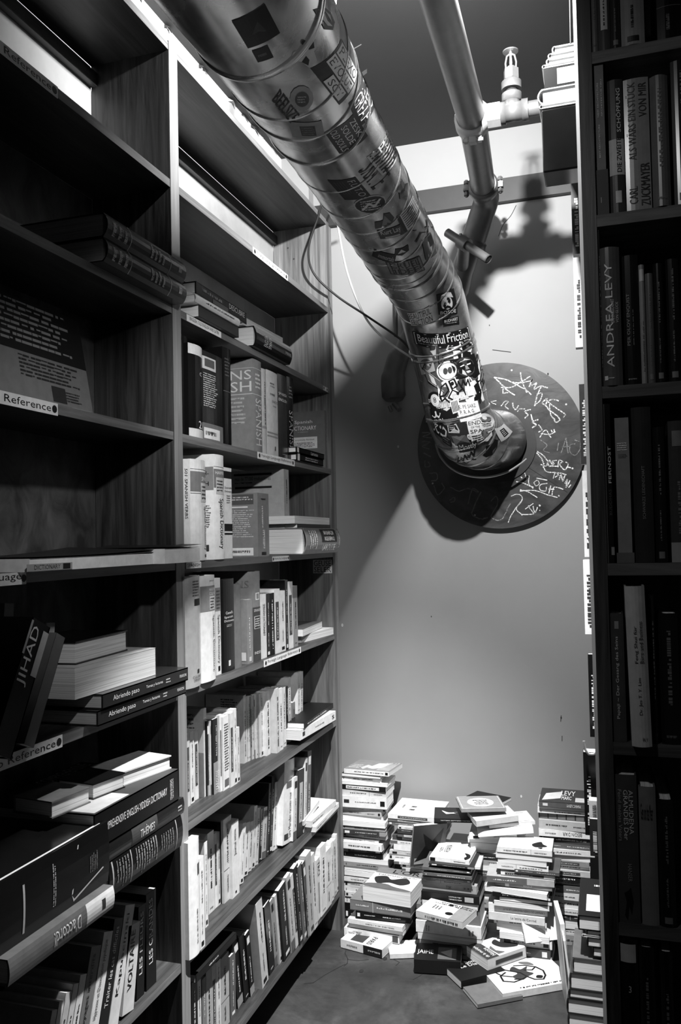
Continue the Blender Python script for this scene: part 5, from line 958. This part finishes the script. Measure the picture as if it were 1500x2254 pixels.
sticker((1028, 806), (1050, 800), (1021, 785), 20, [('p', circ(.45, .5, .36, .48), 60), ('p', [(.25, .55), (.4, .62), (.42, .56), (.27, .52)], 228), ('p', [(.5, .6), (.68, .62), (.66, .56), (.52, .54)], 228), ('p', [(.4, .28), (.55, .3), (.6, .22), (.45, .18)], 205), ('p', [(.3, .4), (.25, .2), (.4, .06), (.36, .3)], 205), ('p', [(.25, .75), (.5, .9), (.7, .76), (.5, .8)], 190), ('p', [(.43, .55), (.5, .55), (.56, .36), (.42, .36)], 150)])
sticker((1056, 820), (1066, 848), (1064, 800), 225, [('t', 'RUSH', .02, .1, .98, .9, 0, 16)], [(0, 0), (0, 1), (1, 1), (1, 0)])
sticker((1000, 855), (1035, 846), (995, 832), 236, [('l', [(.05, .3), (.15, .7), (.3, .85), (.35, .5), (.2, .3), (.05, .3)], .02, 14), ('l', [(.4, .9), (.55, .95), (.6, .6), (.45, .5), (.4, .9)], .025, 14), ('l', [(.65, .8), (.72, .5), (.8, .8), (.86, .5), (.95, .75), (.98, .45)], .02, 14), ('l', [(.3, .2), (.45, .45), (.6, .3), (.75, .45), (.8, .15), (.6, .05), (.4, .1), (.3, .2)], .02, 14), ('p', circ(.48, .75, .05, .1), 18), ('p', circ(.58, .28, .04, .07), 18), ('l', [(.08, .1), (.2, .2), (.3, .02)], .02, 14)], [(0, .2), (.05, .8), (.3, 1), (.6, .98), (1, .9), (1, .3), (.8, .05), (.4, -.05), (.1, 0)])
sticker((1046, 868), (1062, 862), (1040, 838), 226, [('p', [(.3, .0), (.4, .4), (.6, .5), (.5, .8), (.8, .9), (.9, .5), (.7, .2)], 30)], [(.2, 0), (0, .4), (.1, .9), (.6, 1), (.9, .8), (1, .2)])
sticker((958, 880), (974, 877), (954, 862), 14, [('p', circ(.52, .5, .3, .34), 232), ('t', '8', .42, .36, .62, .64, 0, 14), ('t', 'OGB', .02, .4, .36, .6, 0, 225)], 'o')
sticker((981, 893), (1003, 889), (980, 884), 168, [('t', 'FLORAL SKY', .06, .25, .94, .8, 0, 235)])
sticker((985, 910), (1006, 906), (984, 897), 20, [('p', [(.3, .9), (.5, .99), (.7, .9), (.5, .7)], 220)])
sticker((962, 915), (975, 912), (958, 898), 18, [('p', [(.1, .55), (.5, .8), (.9, .6), (.7, .35), (.3, .4)], 225), ('t', 'LENN', .05, .08, .95, .3, 0, 225)])
sticker((1014, 872), (1030, 868), (1012, 864), 195, [('t', 'PELICAN', .1, .25, .9, .75, 0, 235)])
sticker((1003, 893), (1012, 890), (1000, 880), 228, [('r', .1+.16*i, .1, .18+.16*i, .9, 25) for i in range(5)])
sticker((1034, 906), (1058, 900), (1028, 882), 70, [('r', .06, .06, .94, .94, 235), ('t', 'E. PE SARZ', .15, .66, .8, .82, 0, 60), ('t', 'P. R. A. G.', .15, .44, .7, .6, 0, 60)]+[('r', q.random()*.97, q.choice((0, .95))+0, q.random()*.0+q.random()*.97, 1, 14) for _ in range(0)], [(0, 0), (.02, 1), (1, .98), (.98, 0)])
sticker((1049, 948), (1064, 944), (1044, 924), 226, [('t', 'END', .08, .76, .92, .94, 0, 18), ('t', 'OF THE', .2, .62, .8, .7, 0, 60), ('t', 'SPA', .1, .42, .9, .56, 0, 18), ('g', .1, .05, .9, .36, 'u', 30, 4)])
sticker((1012, 953), (1037, 947), (1004, 930), 46, [('p', [(.06, .55), (.1, .9), (.5, .95), (.55, .6), (.5, .5)], 190), ('p', [(.1, .6), (.14, .86), (.46, .88), (.5, .62)], 40), ('g', .16, .66, .44, .82, 'u', 225, 2), ('p', [(.1, .1), (.12, .42), (.7, .4), (.75, .08)], 95), ('p', circ(.82, .3, .08, .1), 210), ('t', 'm', .78, .25, .86, .34, 0, 20)], circ(.5, .5, .56, .52, 14))
sticker((1031, 984), (1051, 977), (1029, 974), 40, [('t', 'Mostly', .06, .15, .94, .9, 0, 228)])
sticker((970, 945), (986, 953), (972, 932), 30, [('l', [(.05, .2), (.1, .8), (.3, .75), (.15, .5), (.35, .2)], .04, 190), ('l', [(.4, .2), (.5, .8), (.6, .2)], .04, 190), ('l', [(.68, .2), (.7, .8), (.92, .6), (.9, .3), (.68, .2)], .04, 190)])
sticker((984, 968), (994, 974), (983, 958), 36, [('g', .1, .1, .9, .9, 'u', 130, 3)])
sticker((1072, 930), (1086, 923), (1067, 910), 214, [('p', circ(.5, .68, .3, .14), 110), ('p', circ(.42, .74, .12, .1), 225), ('g', .2, .3, .8, .5, 'u', 60, 2), ('p', circ(.5, .16, .3, .06), 120)], 'o')
sticker((1069, 955), (1082, 945), (1062, 938), 218, [('p', circ(.45, .55, .22, .24, 9), 110), ('l', [(.3, .5), (.45, .8), (.6, .5), (.3, .65), (.62, .7)], .02, 40)], [(0, .2), (.2, 1), (.7, .95), (1, .6), (.8, .1), (.4, 0)])
sticker((1025, 1010), (1048, 998), (1022, 997), None, [('l', [(.0, .6), (.2, .75), (.1, .3), (.3, .5)], .03, 18), ('l', [(.3, .7), (.4, .4), (.5, .8), (.6, .4)], .03, 18), ('l', [(.62, .7), (.7, .5), (.8, .8), (.9, .4), (1, .9)], .03, 18), ('l', [(.1, .9), (.95, .98)], .02, 18), ('l', [(.1, .1), (.4, .25), (.5, .0), (.8, .25), (.95, .05)], .03, 18)])
sticker((1082, 987), (1098, 972), (1076, 974), 18, [], [(0, .3), (.2, .5), (.3, .9), (.6, .8), (.8, 1), (1, .7), (.8, .4), (.5, .3), (.4, 0), (.1, .05)])
sticker((1109, 952), (1118, 942), (1100, 940), 205, [('r', .3, .2, .7, .8, 30), ('g', .35, .25, .65, .75, 'u', 205, 4)])
# loose flap of a sticker standing off the duct
fp = MB([tone(236)]); P = dpoint(*duct_hit(800, 158), h=.002); fp.add([P, P+Vector((.006, .0, .003)), P+Vector((.011, .002, .006)), P+Vector((.01, .005, -.001)), P+Vector((.002, .004, -.006))], [(0, 1, 2, 3, 4)]); fp.build('sticker_flap', duct)
# hanging band loop beneath the elbow
lp = MB([mat_plain('pale_band_metal', .5, .3, .7)]); pts = [atY(3.34, *p) for p in ((958, 950), (962, 985), (975, 1012), (1000, 1035), (1035, 1048), (1075, 1050), (1115, 1040), (1145, 1022), (1160, 1010))]
lp.tube(smooth(pts, 6), .0045, seg=10); lp.build('hanging_band', duct)
# ================================================================ WOODEN DISC WITH CHALK
DX, DZ, DRR = -.403, 1.868, .338
disc = thing('wooden_disc', 'round dark-stained wooden board covered in chalk scrawls where the duct meets the wall', 'wooden disc', (DX, WALLY-.02, DZ))
def ring(mb, r0, r1, y0, y1, m, n=96):
    vs = []
    for (r_, y) in ((r0, y0), (r1, y0), (r1, y1), (r0, y1)):
        for i in range(n): a = 2*math.pi*i/n; vs.append((DX+r_*math.cos(a), y, DZ+r_*math.sin(a)))
    fs = []
    for k in range(4):
        for i in range(n): fs.append((k*n+i, k*n+(i+1) % n, ((k+1) % 4)*n+(i+1) % n, ((k+1) % 4)*n+i))
    mb.add(vs, fs, m)
DY = WALLY-.024
dm = mat_wood('disc_wood', (9, 30, 16), .03, .085, .3)
mb = MB([dm]); ring(mb, .0, DRR, DY, WALLY-.001, dm); mb.build('board', disc)
mb = MB([mat_plain('dark_collar', .02, .4)]); ring(mb, .0, .148, DY-.006, DY+.001, None); mb.build('collar', disc)
mb = MB([tone(220)])
for (px, py) in ((1127, 815), (1247, 890), (1261, 1031), (1189, 1113), (1046, 1134), (953, 1064), (940, 928)):
    P = atY(DY-.001, px, py); mb.add([P+Vector((math.cos(t)*.004, 0, math.sin(t)*.004)) for t in [i*math.pi/4 for i in range(8)]], [tuple(range(8))])
mb.build('screw_head', disc)
CH_ = mat_plain('white_chalk', .68, .9, 0, .3, 90); CD = mat_plain('rubbed_chalk', .2, .9, 0, .4, 60)
def cp(x, y): return (880+x/3.571, 700+y/3.571)
def chalk(strokes, wd, m, name, passes=2):
    mb = MB([m]); q = random.Random(len(strokes))
    for st in strokes:
        P = [atY(DY-.0012, *cp(*p)) for p in st]
        if len(P) > 2: P = smooth(P, 4)
        for ps in range(passes):
            jit = [p+Vector((q.uniform(-1, 1), 0, q.uniform(-1, 1)))*wd*.22-Vector((0, .0004*ps, 0)) for p in P]
            ribbon(mb, jit, wd*q.uniform(.5, .9), m, Vector((0, 1, 0)))
    return mb.build(name, disc)
S1 = [[(745, 465), (850, 490), (985, 560), (1035, 600)], [(745, 465), (800, 520), (855, 575), (905, 605)], [(800, 545), (880, 545), (960, 500), (1025, 460)], [(820, 540), (815, 590), (850, 585)], [(950, 430), (965, 500), (1000, 585)], [(890, 505), (950, 510), (1030, 495)],
      [(1020, 540), (1045, 480), (1030, 530), (1078, 512)], [(1075, 515), (1060, 560), (1112, 535), (1165, 550)], [(1112, 545), (1085, 600), (1075, 640), (1062, 690)], [(1062, 690), (1110, 640), (1120, 590), (1080, 600)], [(1140, 650), (1160, 630), (1150, 680), (1125, 670), (1140, 645)], [(1165, 655), (1205, 640), (1250, 650)], [(1165, 655), (1220, 700), (1300, 755), (1290, 780)], [(1150, 690), (1185, 730), (1240, 770), (1260, 800), (1230, 820), (1215, 790)], [(1180, 680), (1190, 760), (1220, 800)]]
S2 = [[(760, 650), (720, 660), (760, 680)], [(800, 690), (830, 655), (855, 660), (830, 690), (855, 715)], [(890, 670), (895, 700), (915, 720), (935, 690)], [(930, 735), (945, 715), (985, 715)], [(1030, 720), (985, 735), (1010, 762), (975, 795)], [(1035, 760), (1045, 800)], [(1090, 800), (1045, 815), (1075, 840), (1040, 865)], [(1095, 840), (1120, 880), (1095, 895)], [(1105, 935), (1150, 880), (1190, 940)], [(1115, 910), (1180, 915), (1225, 895)], [(1195, 880), (1200, 895)], [(1215, 878), (1220, 892)]]
S3 = [[(1240, 1040), (1250, 985)], [(1270, 1060), (1300, 980), (1310, 940), (1325, 1060)], [(1280, 1015), (1330, 1010)], [(1380, 990), (1345, 1000), (1340, 1050), (1380, 1080), (1420, 1030), (1420, 980), (1380, 960)], [(1110, 960), (1160, 1000), (1130, 1040), (1180, 1060)]]
S4 = [[(1080, 1060), (1115, 1100), (1135, 1150)], [(1085, 1050), (1130, 1080), (1170, 1130)], [(1115, 1150), (1150, 1165), (1170, 1130)], [(1180, 1120), (1200, 1150), (1180, 1165), (1165, 1140), (1185, 1120)], [(1235, 1120), (1205, 1125), (1215, 1145), (1200, 1165), (1240, 1165)], [(1245, 1170), (1255, 1120), (1285, 1130), (1260, 1150), (1300, 1195), (1325, 1150), (1310, 1135)], [(1325, 1172), (1345, 1178)], [(1210, 1260), (1225, 1215), (1250, 1235), (1225, 1250)], [(1255, 1270), (1270, 1235), (1285, 1280), (1300, 1240)], [(1300, 1300), (1320, 1270), (1310, 1330), (1340, 1280)], [(1330, 1330), (1345, 1310)]]
S5 = [[(985, 1220), (1000, 1260), (1020, 1240), (1015, 1300), (1050, 1340)], [(955, 1250), (962, 1256)], [(1060, 1290), (1085, 1275), (1100, 1300), (1075, 1320), (1058, 1295)], [(1160, 1300), (1110, 1310), (1105, 1350), (1150, 1360), (1155, 1330)], [(1175, 1380), (1190, 1320)], [(1175, 1345), (1215, 1345)], [(1200, 1390), (1215, 1330), (1285, 1345)], [(1250, 1395), (1255, 1400)], [(920, 1285), (980, 1300), (1050, 1330)], [(950, 1350), (1010, 1365), (1080, 1410)], [(950, 1360), (1060, 1355), (1150, 1385), (1240, 1410)], [(1080, 1260), (1160, 1275)], [(1130, 1170), (1160, 1210), (1240, 1215), (1310, 1230)]]
S6 = [[(855, 1605), (880, 1550), (925, 1480), (960, 1440)], [(880, 1400), (920, 1385), (960, 1400), (960, 1440), (920, 1500), (965, 1550)], [(990, 1500), (1050, 1460)], [(1015, 1475), (1025, 1500), (1055, 1540), (965, 1545)], [(1050, 1480), (1065, 1530), (1085, 1490)], [(1100, 1470), (1104, 1476)], [(1100, 1510), (1104, 1514)]]
chalk(S1, .0055, CH_, 'chalk_writing'); chalk(S2, .005, CH_, 'chalk_writing'); chalk(S3, .004, CD, 'chalk_writing'); chalk(S4, .005, CH_, 'chalk_writing'); chalk(S5, .0045, CH_, 'chalk_writing'); chalk(S6, .0045, CH_, 'chalk_writing')
S7 = [[(180, 900), (250, 905), (185, 930), (250, 945)], [(180, 970), (240, 975), (180, 1010), (235, 1030)], [(190, 1060), (245, 1090)], [(200, 1120), (205, 1170), (240, 1160), (225, 1130)], [(235, 1220), (290, 1220), (295, 1270), (250, 1280)], [(270, 1320), (300, 1390), (350, 1340), (330, 1300)], [(400, 1330), (470, 1360), (540, 1340), (620, 1370), (575, 1340), (540, 1460)], [(640, 1370), (600, 1450), (570, 1530), (590, 1560), (640, 1580), (690, 1570)], [(395, 1430), (430, 1410), (430, 1440), (400, 1450)], [(720, 1440), (760, 1400), (770, 1470), (720, 1560), (790, 1590), (830, 1540), (870, 1460)]]
chalk(S7, .006, CD, 'chalk_writing', 1)
mb = MB([CR]); ribbon(mb, [atY(DY-.0008, *cp(*p)) for p in ((990, 1160), (1320, 1370))], .0015, CR, Vector((0, 1, 0))); mb.build('board_joint', disc)
# ================================================================ SPRINKLER PIPES
PM = mat_plain('grey_painted_pipe', .13, .35); PM2 = mat_plain('grey_pipe_iron', .12, .4, .3); PB = mat_plain('white_primed_iron', .38, .5, .2); BR = mat_plain('dull_brass', .3, .35, .7)
PR = .0445
J = atY(2.6, 1040, 262); A0 = Vector((J.x+.03, .9, J.z-.004)); E1 = Vector((-.398, 3.10, 2.808))
sp = thing('sprinkler_pipe', 'thick grey sprinkler main under the ceiling with clamps and an elbow', 'pipe', tuple(J))
mb = MB([PM]); mb.tube([A0, J, E1], PR, seg=40); mb.build('main_pipe', sp)
def hexnut(mb, c, ax, r_, h, m, seg=6):
    ax = ax.normalized(); mb.tube([c-ax*h/2, c+ax*h/2], r_, m, seg=seg, smooth=False)
def clamp(mb, c, ax, rr, wd, m, side):
    mb.tube([c-ax*wd/2, c-ax*wd*.35, c+ax*wd*.35, c+ax*wd/2], [rr+.004, rr+.011, rr+.011, rr+.004], m, seg=36)
    up = Vector((0, 0, 1)); sd = ax.cross(up).normalized()
    for s_ in (1, -1):
        p = c+sd*s_*(rr+.018) if side else c+up*s_*(rr+.018)
        d = up if side else sd
        mb.box((-.011, -.011, -.011), (.011, .011, .011), m, Matrix.Translation(p))
        mb.tube([p-d*.032, p+d*.032], .0055, m, seg=10); hexnut(mb, p+d*.022, d, .0105, .011, m); hexnut(mb, p-d*.022, d, .0105, .011, m)
ax1 = (E1-J).normalized()
mb = MB([PB]); clamp(mb, J+ax1*.01, ax1, PR, .06, PB, False); mb.build('tee_clamp', sp)
mb = MB([PM2]); clamp(mb, E1+ax1*.01, ax1, PR, .05, PM2, True); mb.build('coupling', sp)
E2 = E1+Vector((-.002, .10, -.012)); E3 = Vector((-.43, 3.25, 2.745)); E4 = Vector((-.475, 3.3, 2.66)); E5 = Vector((-.52, 3.33, 2.57))
mb = MB([PM2]); mb.tube(smooth([E1+ax1*.02, E2, E3, E4], 6), PR*1.08, seg=32); mb.build('elbow', sp)
mb = MB([PM2]); clamp(mb, E4, (E5-E4).normalized(), PR*1.02, .05, PM2, True); mb.build('coupling', sp)
mb = MB([PM2]); E6 = Vector((-.545, 3.36, 2.50)); E7 = Vector((-.60, 3.36, 2.36)); mb.tube([E4, E5, E6], PR, seg=32); mb.tube([E6, (E6+E7)/2, E7], [PR, PR*.8, PR*.75], seg=24); mb.build('drop_pipe', sp)
Sa, Sb = atY(3.16, 985, 512), atY(3.10, 1076, 571)
mb = MB([PM2]); mb.tube([Sa, Sb], .0165, seg=24, cap=False); n = 24
d_ = (Sb-Sa).normalized(); mb.tube([Sb-d_*.001, Sb-d_*.04], .0125, CR, seg=20); 
mb.tube([Sb-d_*.004, Sb+d_*.0005], [.0165, .0165], None, seg=24, cap=False); mb.tube([Sa+(Sb-Sa)*.32, Sa+(Sb-Sa)*.5], .026, None, seg=20); mb.tube([(Sa+(Sb-Sa)*.42), E5], .024, None, seg=20); mb.build('drain_stub', sp)
# branch with sprinkler head
Kx = atY(2.6, 1200, 232); brdir = Vector((1, 0, 0)); b0 = J+Vector((PR, 0, 0))
br = thing('sprinkler_branch', 'short iron branch pipe with a tee holding an upright sprinkler head', 'pipe', tuple(b0))
T0 = atY(2.6, 1128, 240); T0.z = J.z; T0.y = 2.6
mb = MB([PB]); hexnut(mb, b0+Vector((.02, 0, 0)), brdir, .038, .05, PB, 8); mb.tube([b0+Vector((-.01, 0, 0)), b0+Vector((.005, 0, 0))], [.05, .036], seg=28); hexnut(mb, b0+Vector((.05, 0, 0)), brdir, .032, .012, PB, 20); mb.build('reducer', br)
mb = MB([PM2]); xs = T0.x
mb.tube([(xs-.045, 2.6, J.z), (xs-.02, 2.6, J.z), (xs-.0199, 2.6, J.z), (xs+.03, 2.6, J.z), (xs+.0301, 2.6, J.z), (xs+.05, 2.6, J.z)], [.034, .034, .029, .029, .033, .033], seg=32)
mb.tube([(xs, 2.6, J.z), (xs, 2.6, J.z+.034), (xs, 2.6, J.z+.0345), (xs, 2.6, J.z+.056)], [.026, .024, .031, .031], seg=28); mb.build('tee_fitting', br)
mb = MB([PM2]); mb.tube([(xs+.05, 2.6, J.z), (-.04, 2.6, J.z)], .024, seg=28); mb.build('branch_pipe', br)
hd = thing('fire_sprinkler', 'upright sprinkler head with a round deflector plate under the ceiling', 'sprinkler', (xs, 2.6, J.z+.056))
zz = J.z+.056
mb = MB([PM2]); mb.tube([(xs, 2.6, zz), (xs, 2.6, zz+.018)], .018, CR, seg=24); mb.tube([(xs, 2.6, zz+.014), (xs, 2.6, zz+.038), (xs, 2.6, zz+.046)], [.031, .031, .022], seg=28); mb.build('adapter', hd)
mb = MB([BR]); hexnut(mb, Vector((xs, 2.6, zz+.062)), Vector((0, 0, 1)), .024, .032, BR); mb.tube([(xs, 2.6, zz+.078), (xs, 2.6, zz+.086)], .013, seg=20); mb.build('hex_body', hd)
mb = MB([BR])
for s_ in (-1, 1): mb.tube([(xs+s_*.015, 2.6, zz+.08), (xs+s_*.0165, 2.6, zz+.1), (xs+s_*.012, 2.6, zz+.122), (xs, 2.6, zz+.13)], .0032, seg=8)
mb.tube([(xs, 2.6, zz+.122), (xs, 2.6, zz+.138)], .005, seg=10); mb.build('yoke', hd)
mb = MB([mat_plain('sprinkler_bulb', .5, .1)]); mb.tube([(xs, 2.6, zz+.086), (xs, 2.6, zz+.1), (xs, 2.6, zz+.122)], [.003, .0045, .003], seg=12); mb.build('glass_bulb', hd)
mb = MB([BR]); mb.tube([(xs, 2.6, zz+.134), (xs, 2.6, zz+.1365), (xs, 2.6, zz+.138)], [.0235, .0245, .02], seg=28); mb.build('deflector', hd)
# thin conduit and old valve in the duct's shade
dk_ = mat_plain('dark_painted_iron', .07, .5)
vv = thing('wall_valve', 'dark old pipe fitting with a small outlet, in shade behind the duct', 'valve', (-.81, 3.4, 2.2))
mb = MB([dk_]); c0 = atY(3.41, 870, 560); c1 = atY(3.41, 872, 740); mb.tube([c0, c1], .0085, seg=14); mb.build('conduit', vv)
v0, v1, v2, v3 = atY(3.38, 912, 715), atY(3.38, 880, 780), atY(3.38, 866, 830), atY(3.37, 868, 880)
mb = MB([dk_]); mb.tube(smooth([v0, v1, v2, v3], 6), [.03]*6+[.045]*6+[.05]*6+[.038], seg=24); mb.build('valve_body', vv)
n0, n1 = atY(3.35, 868, 888), atY(3.33, 880, 902)
mb = MB([PM2]); mb.tube([n0, n1], .011, seg=16); mb.tube([atY(3.35, 858, 895), atY(3.34, 862, 905)], .008, seg=12); mb.build('outlet', vv)
# ================================================================ CABLES
cb = MB([mat_plain('black_rubber', .004, .6)]); cb.tube(smooth([(-.83, 2.95, 2.85)]+[tuple(atY(y_, *p)) for p, y_ in (((722, 420), 2.95), ((700, 480), 2.98), ((680, 545), 3.0), ((690, 600), 3.03), ((740, 650), 3.06), ((810, 697), 3.1), ((880, 745), 3.15), ((908, 775), 3.17), ((930, 790), 3.2))], 8), .0042, seg=10)
tag(cb.build('cable'), 'black cable looping from the duct top past the bookcase to the duct elbow', 'cable')
cb = MB([mat_plain('white_cable_sheath', .42, .4)]); cb.tube(smooth([(-.9, 3.1, 3.0)]+[tuple(atY(y_, *p)) for p, y_ in (((740, 440), 3.1), ((745, 500), 3.1), ((765, 600), 3.1), ((800, 690), 3.11), ((840, 740), 3.13), ((895, 780), 3.16), ((922, 792), 3.2))], 8), .0042, seg=10)
tag(cb.build('cable'), 'pale cable hanging from above and meeting the duct elbow', 'cable')
cb = MB([mat_plain('white_rod_paint', .75, .4)]); r0_, r1_ = atY(2.25, 742, -60), atY(2.25, 733, 52); cb.tube([r0_, r1_], .006, seg=12); tag(cb.build('rod'), 'thin white rod above the duct at the top of the view', 'rod')
cb = MB([CR]); cb.tube(smooth([tuple(atY(2.2, *p)) for p in ((770, 112), (782, 106), (796, 98))], 4), .0015, seg=6); tag(cb.build('wire'), 'short black wire end sticking out above the duct stickers', 'wire')
cb = MB([CR]); cb.tube(smooth([tuple(atY(3.2, *p)) for p in ((1137, 452), (1125, 475), (1108, 495), (1098, 520))], 4), .0012, seg=6); tag(cb.build('wire'), 'very thin wire hanging from the pipe clamp near the beam', 'wire')
cb = MB([mat_plain('cord', .1, .6)]); cb.tube([atY(1.9, 1255, -20), atY(1.9, 1257, 96)], .0018, seg=6); tag(cb.build('cord'), 'thin vertical cord beside the top of the right bookcase', 'cord')
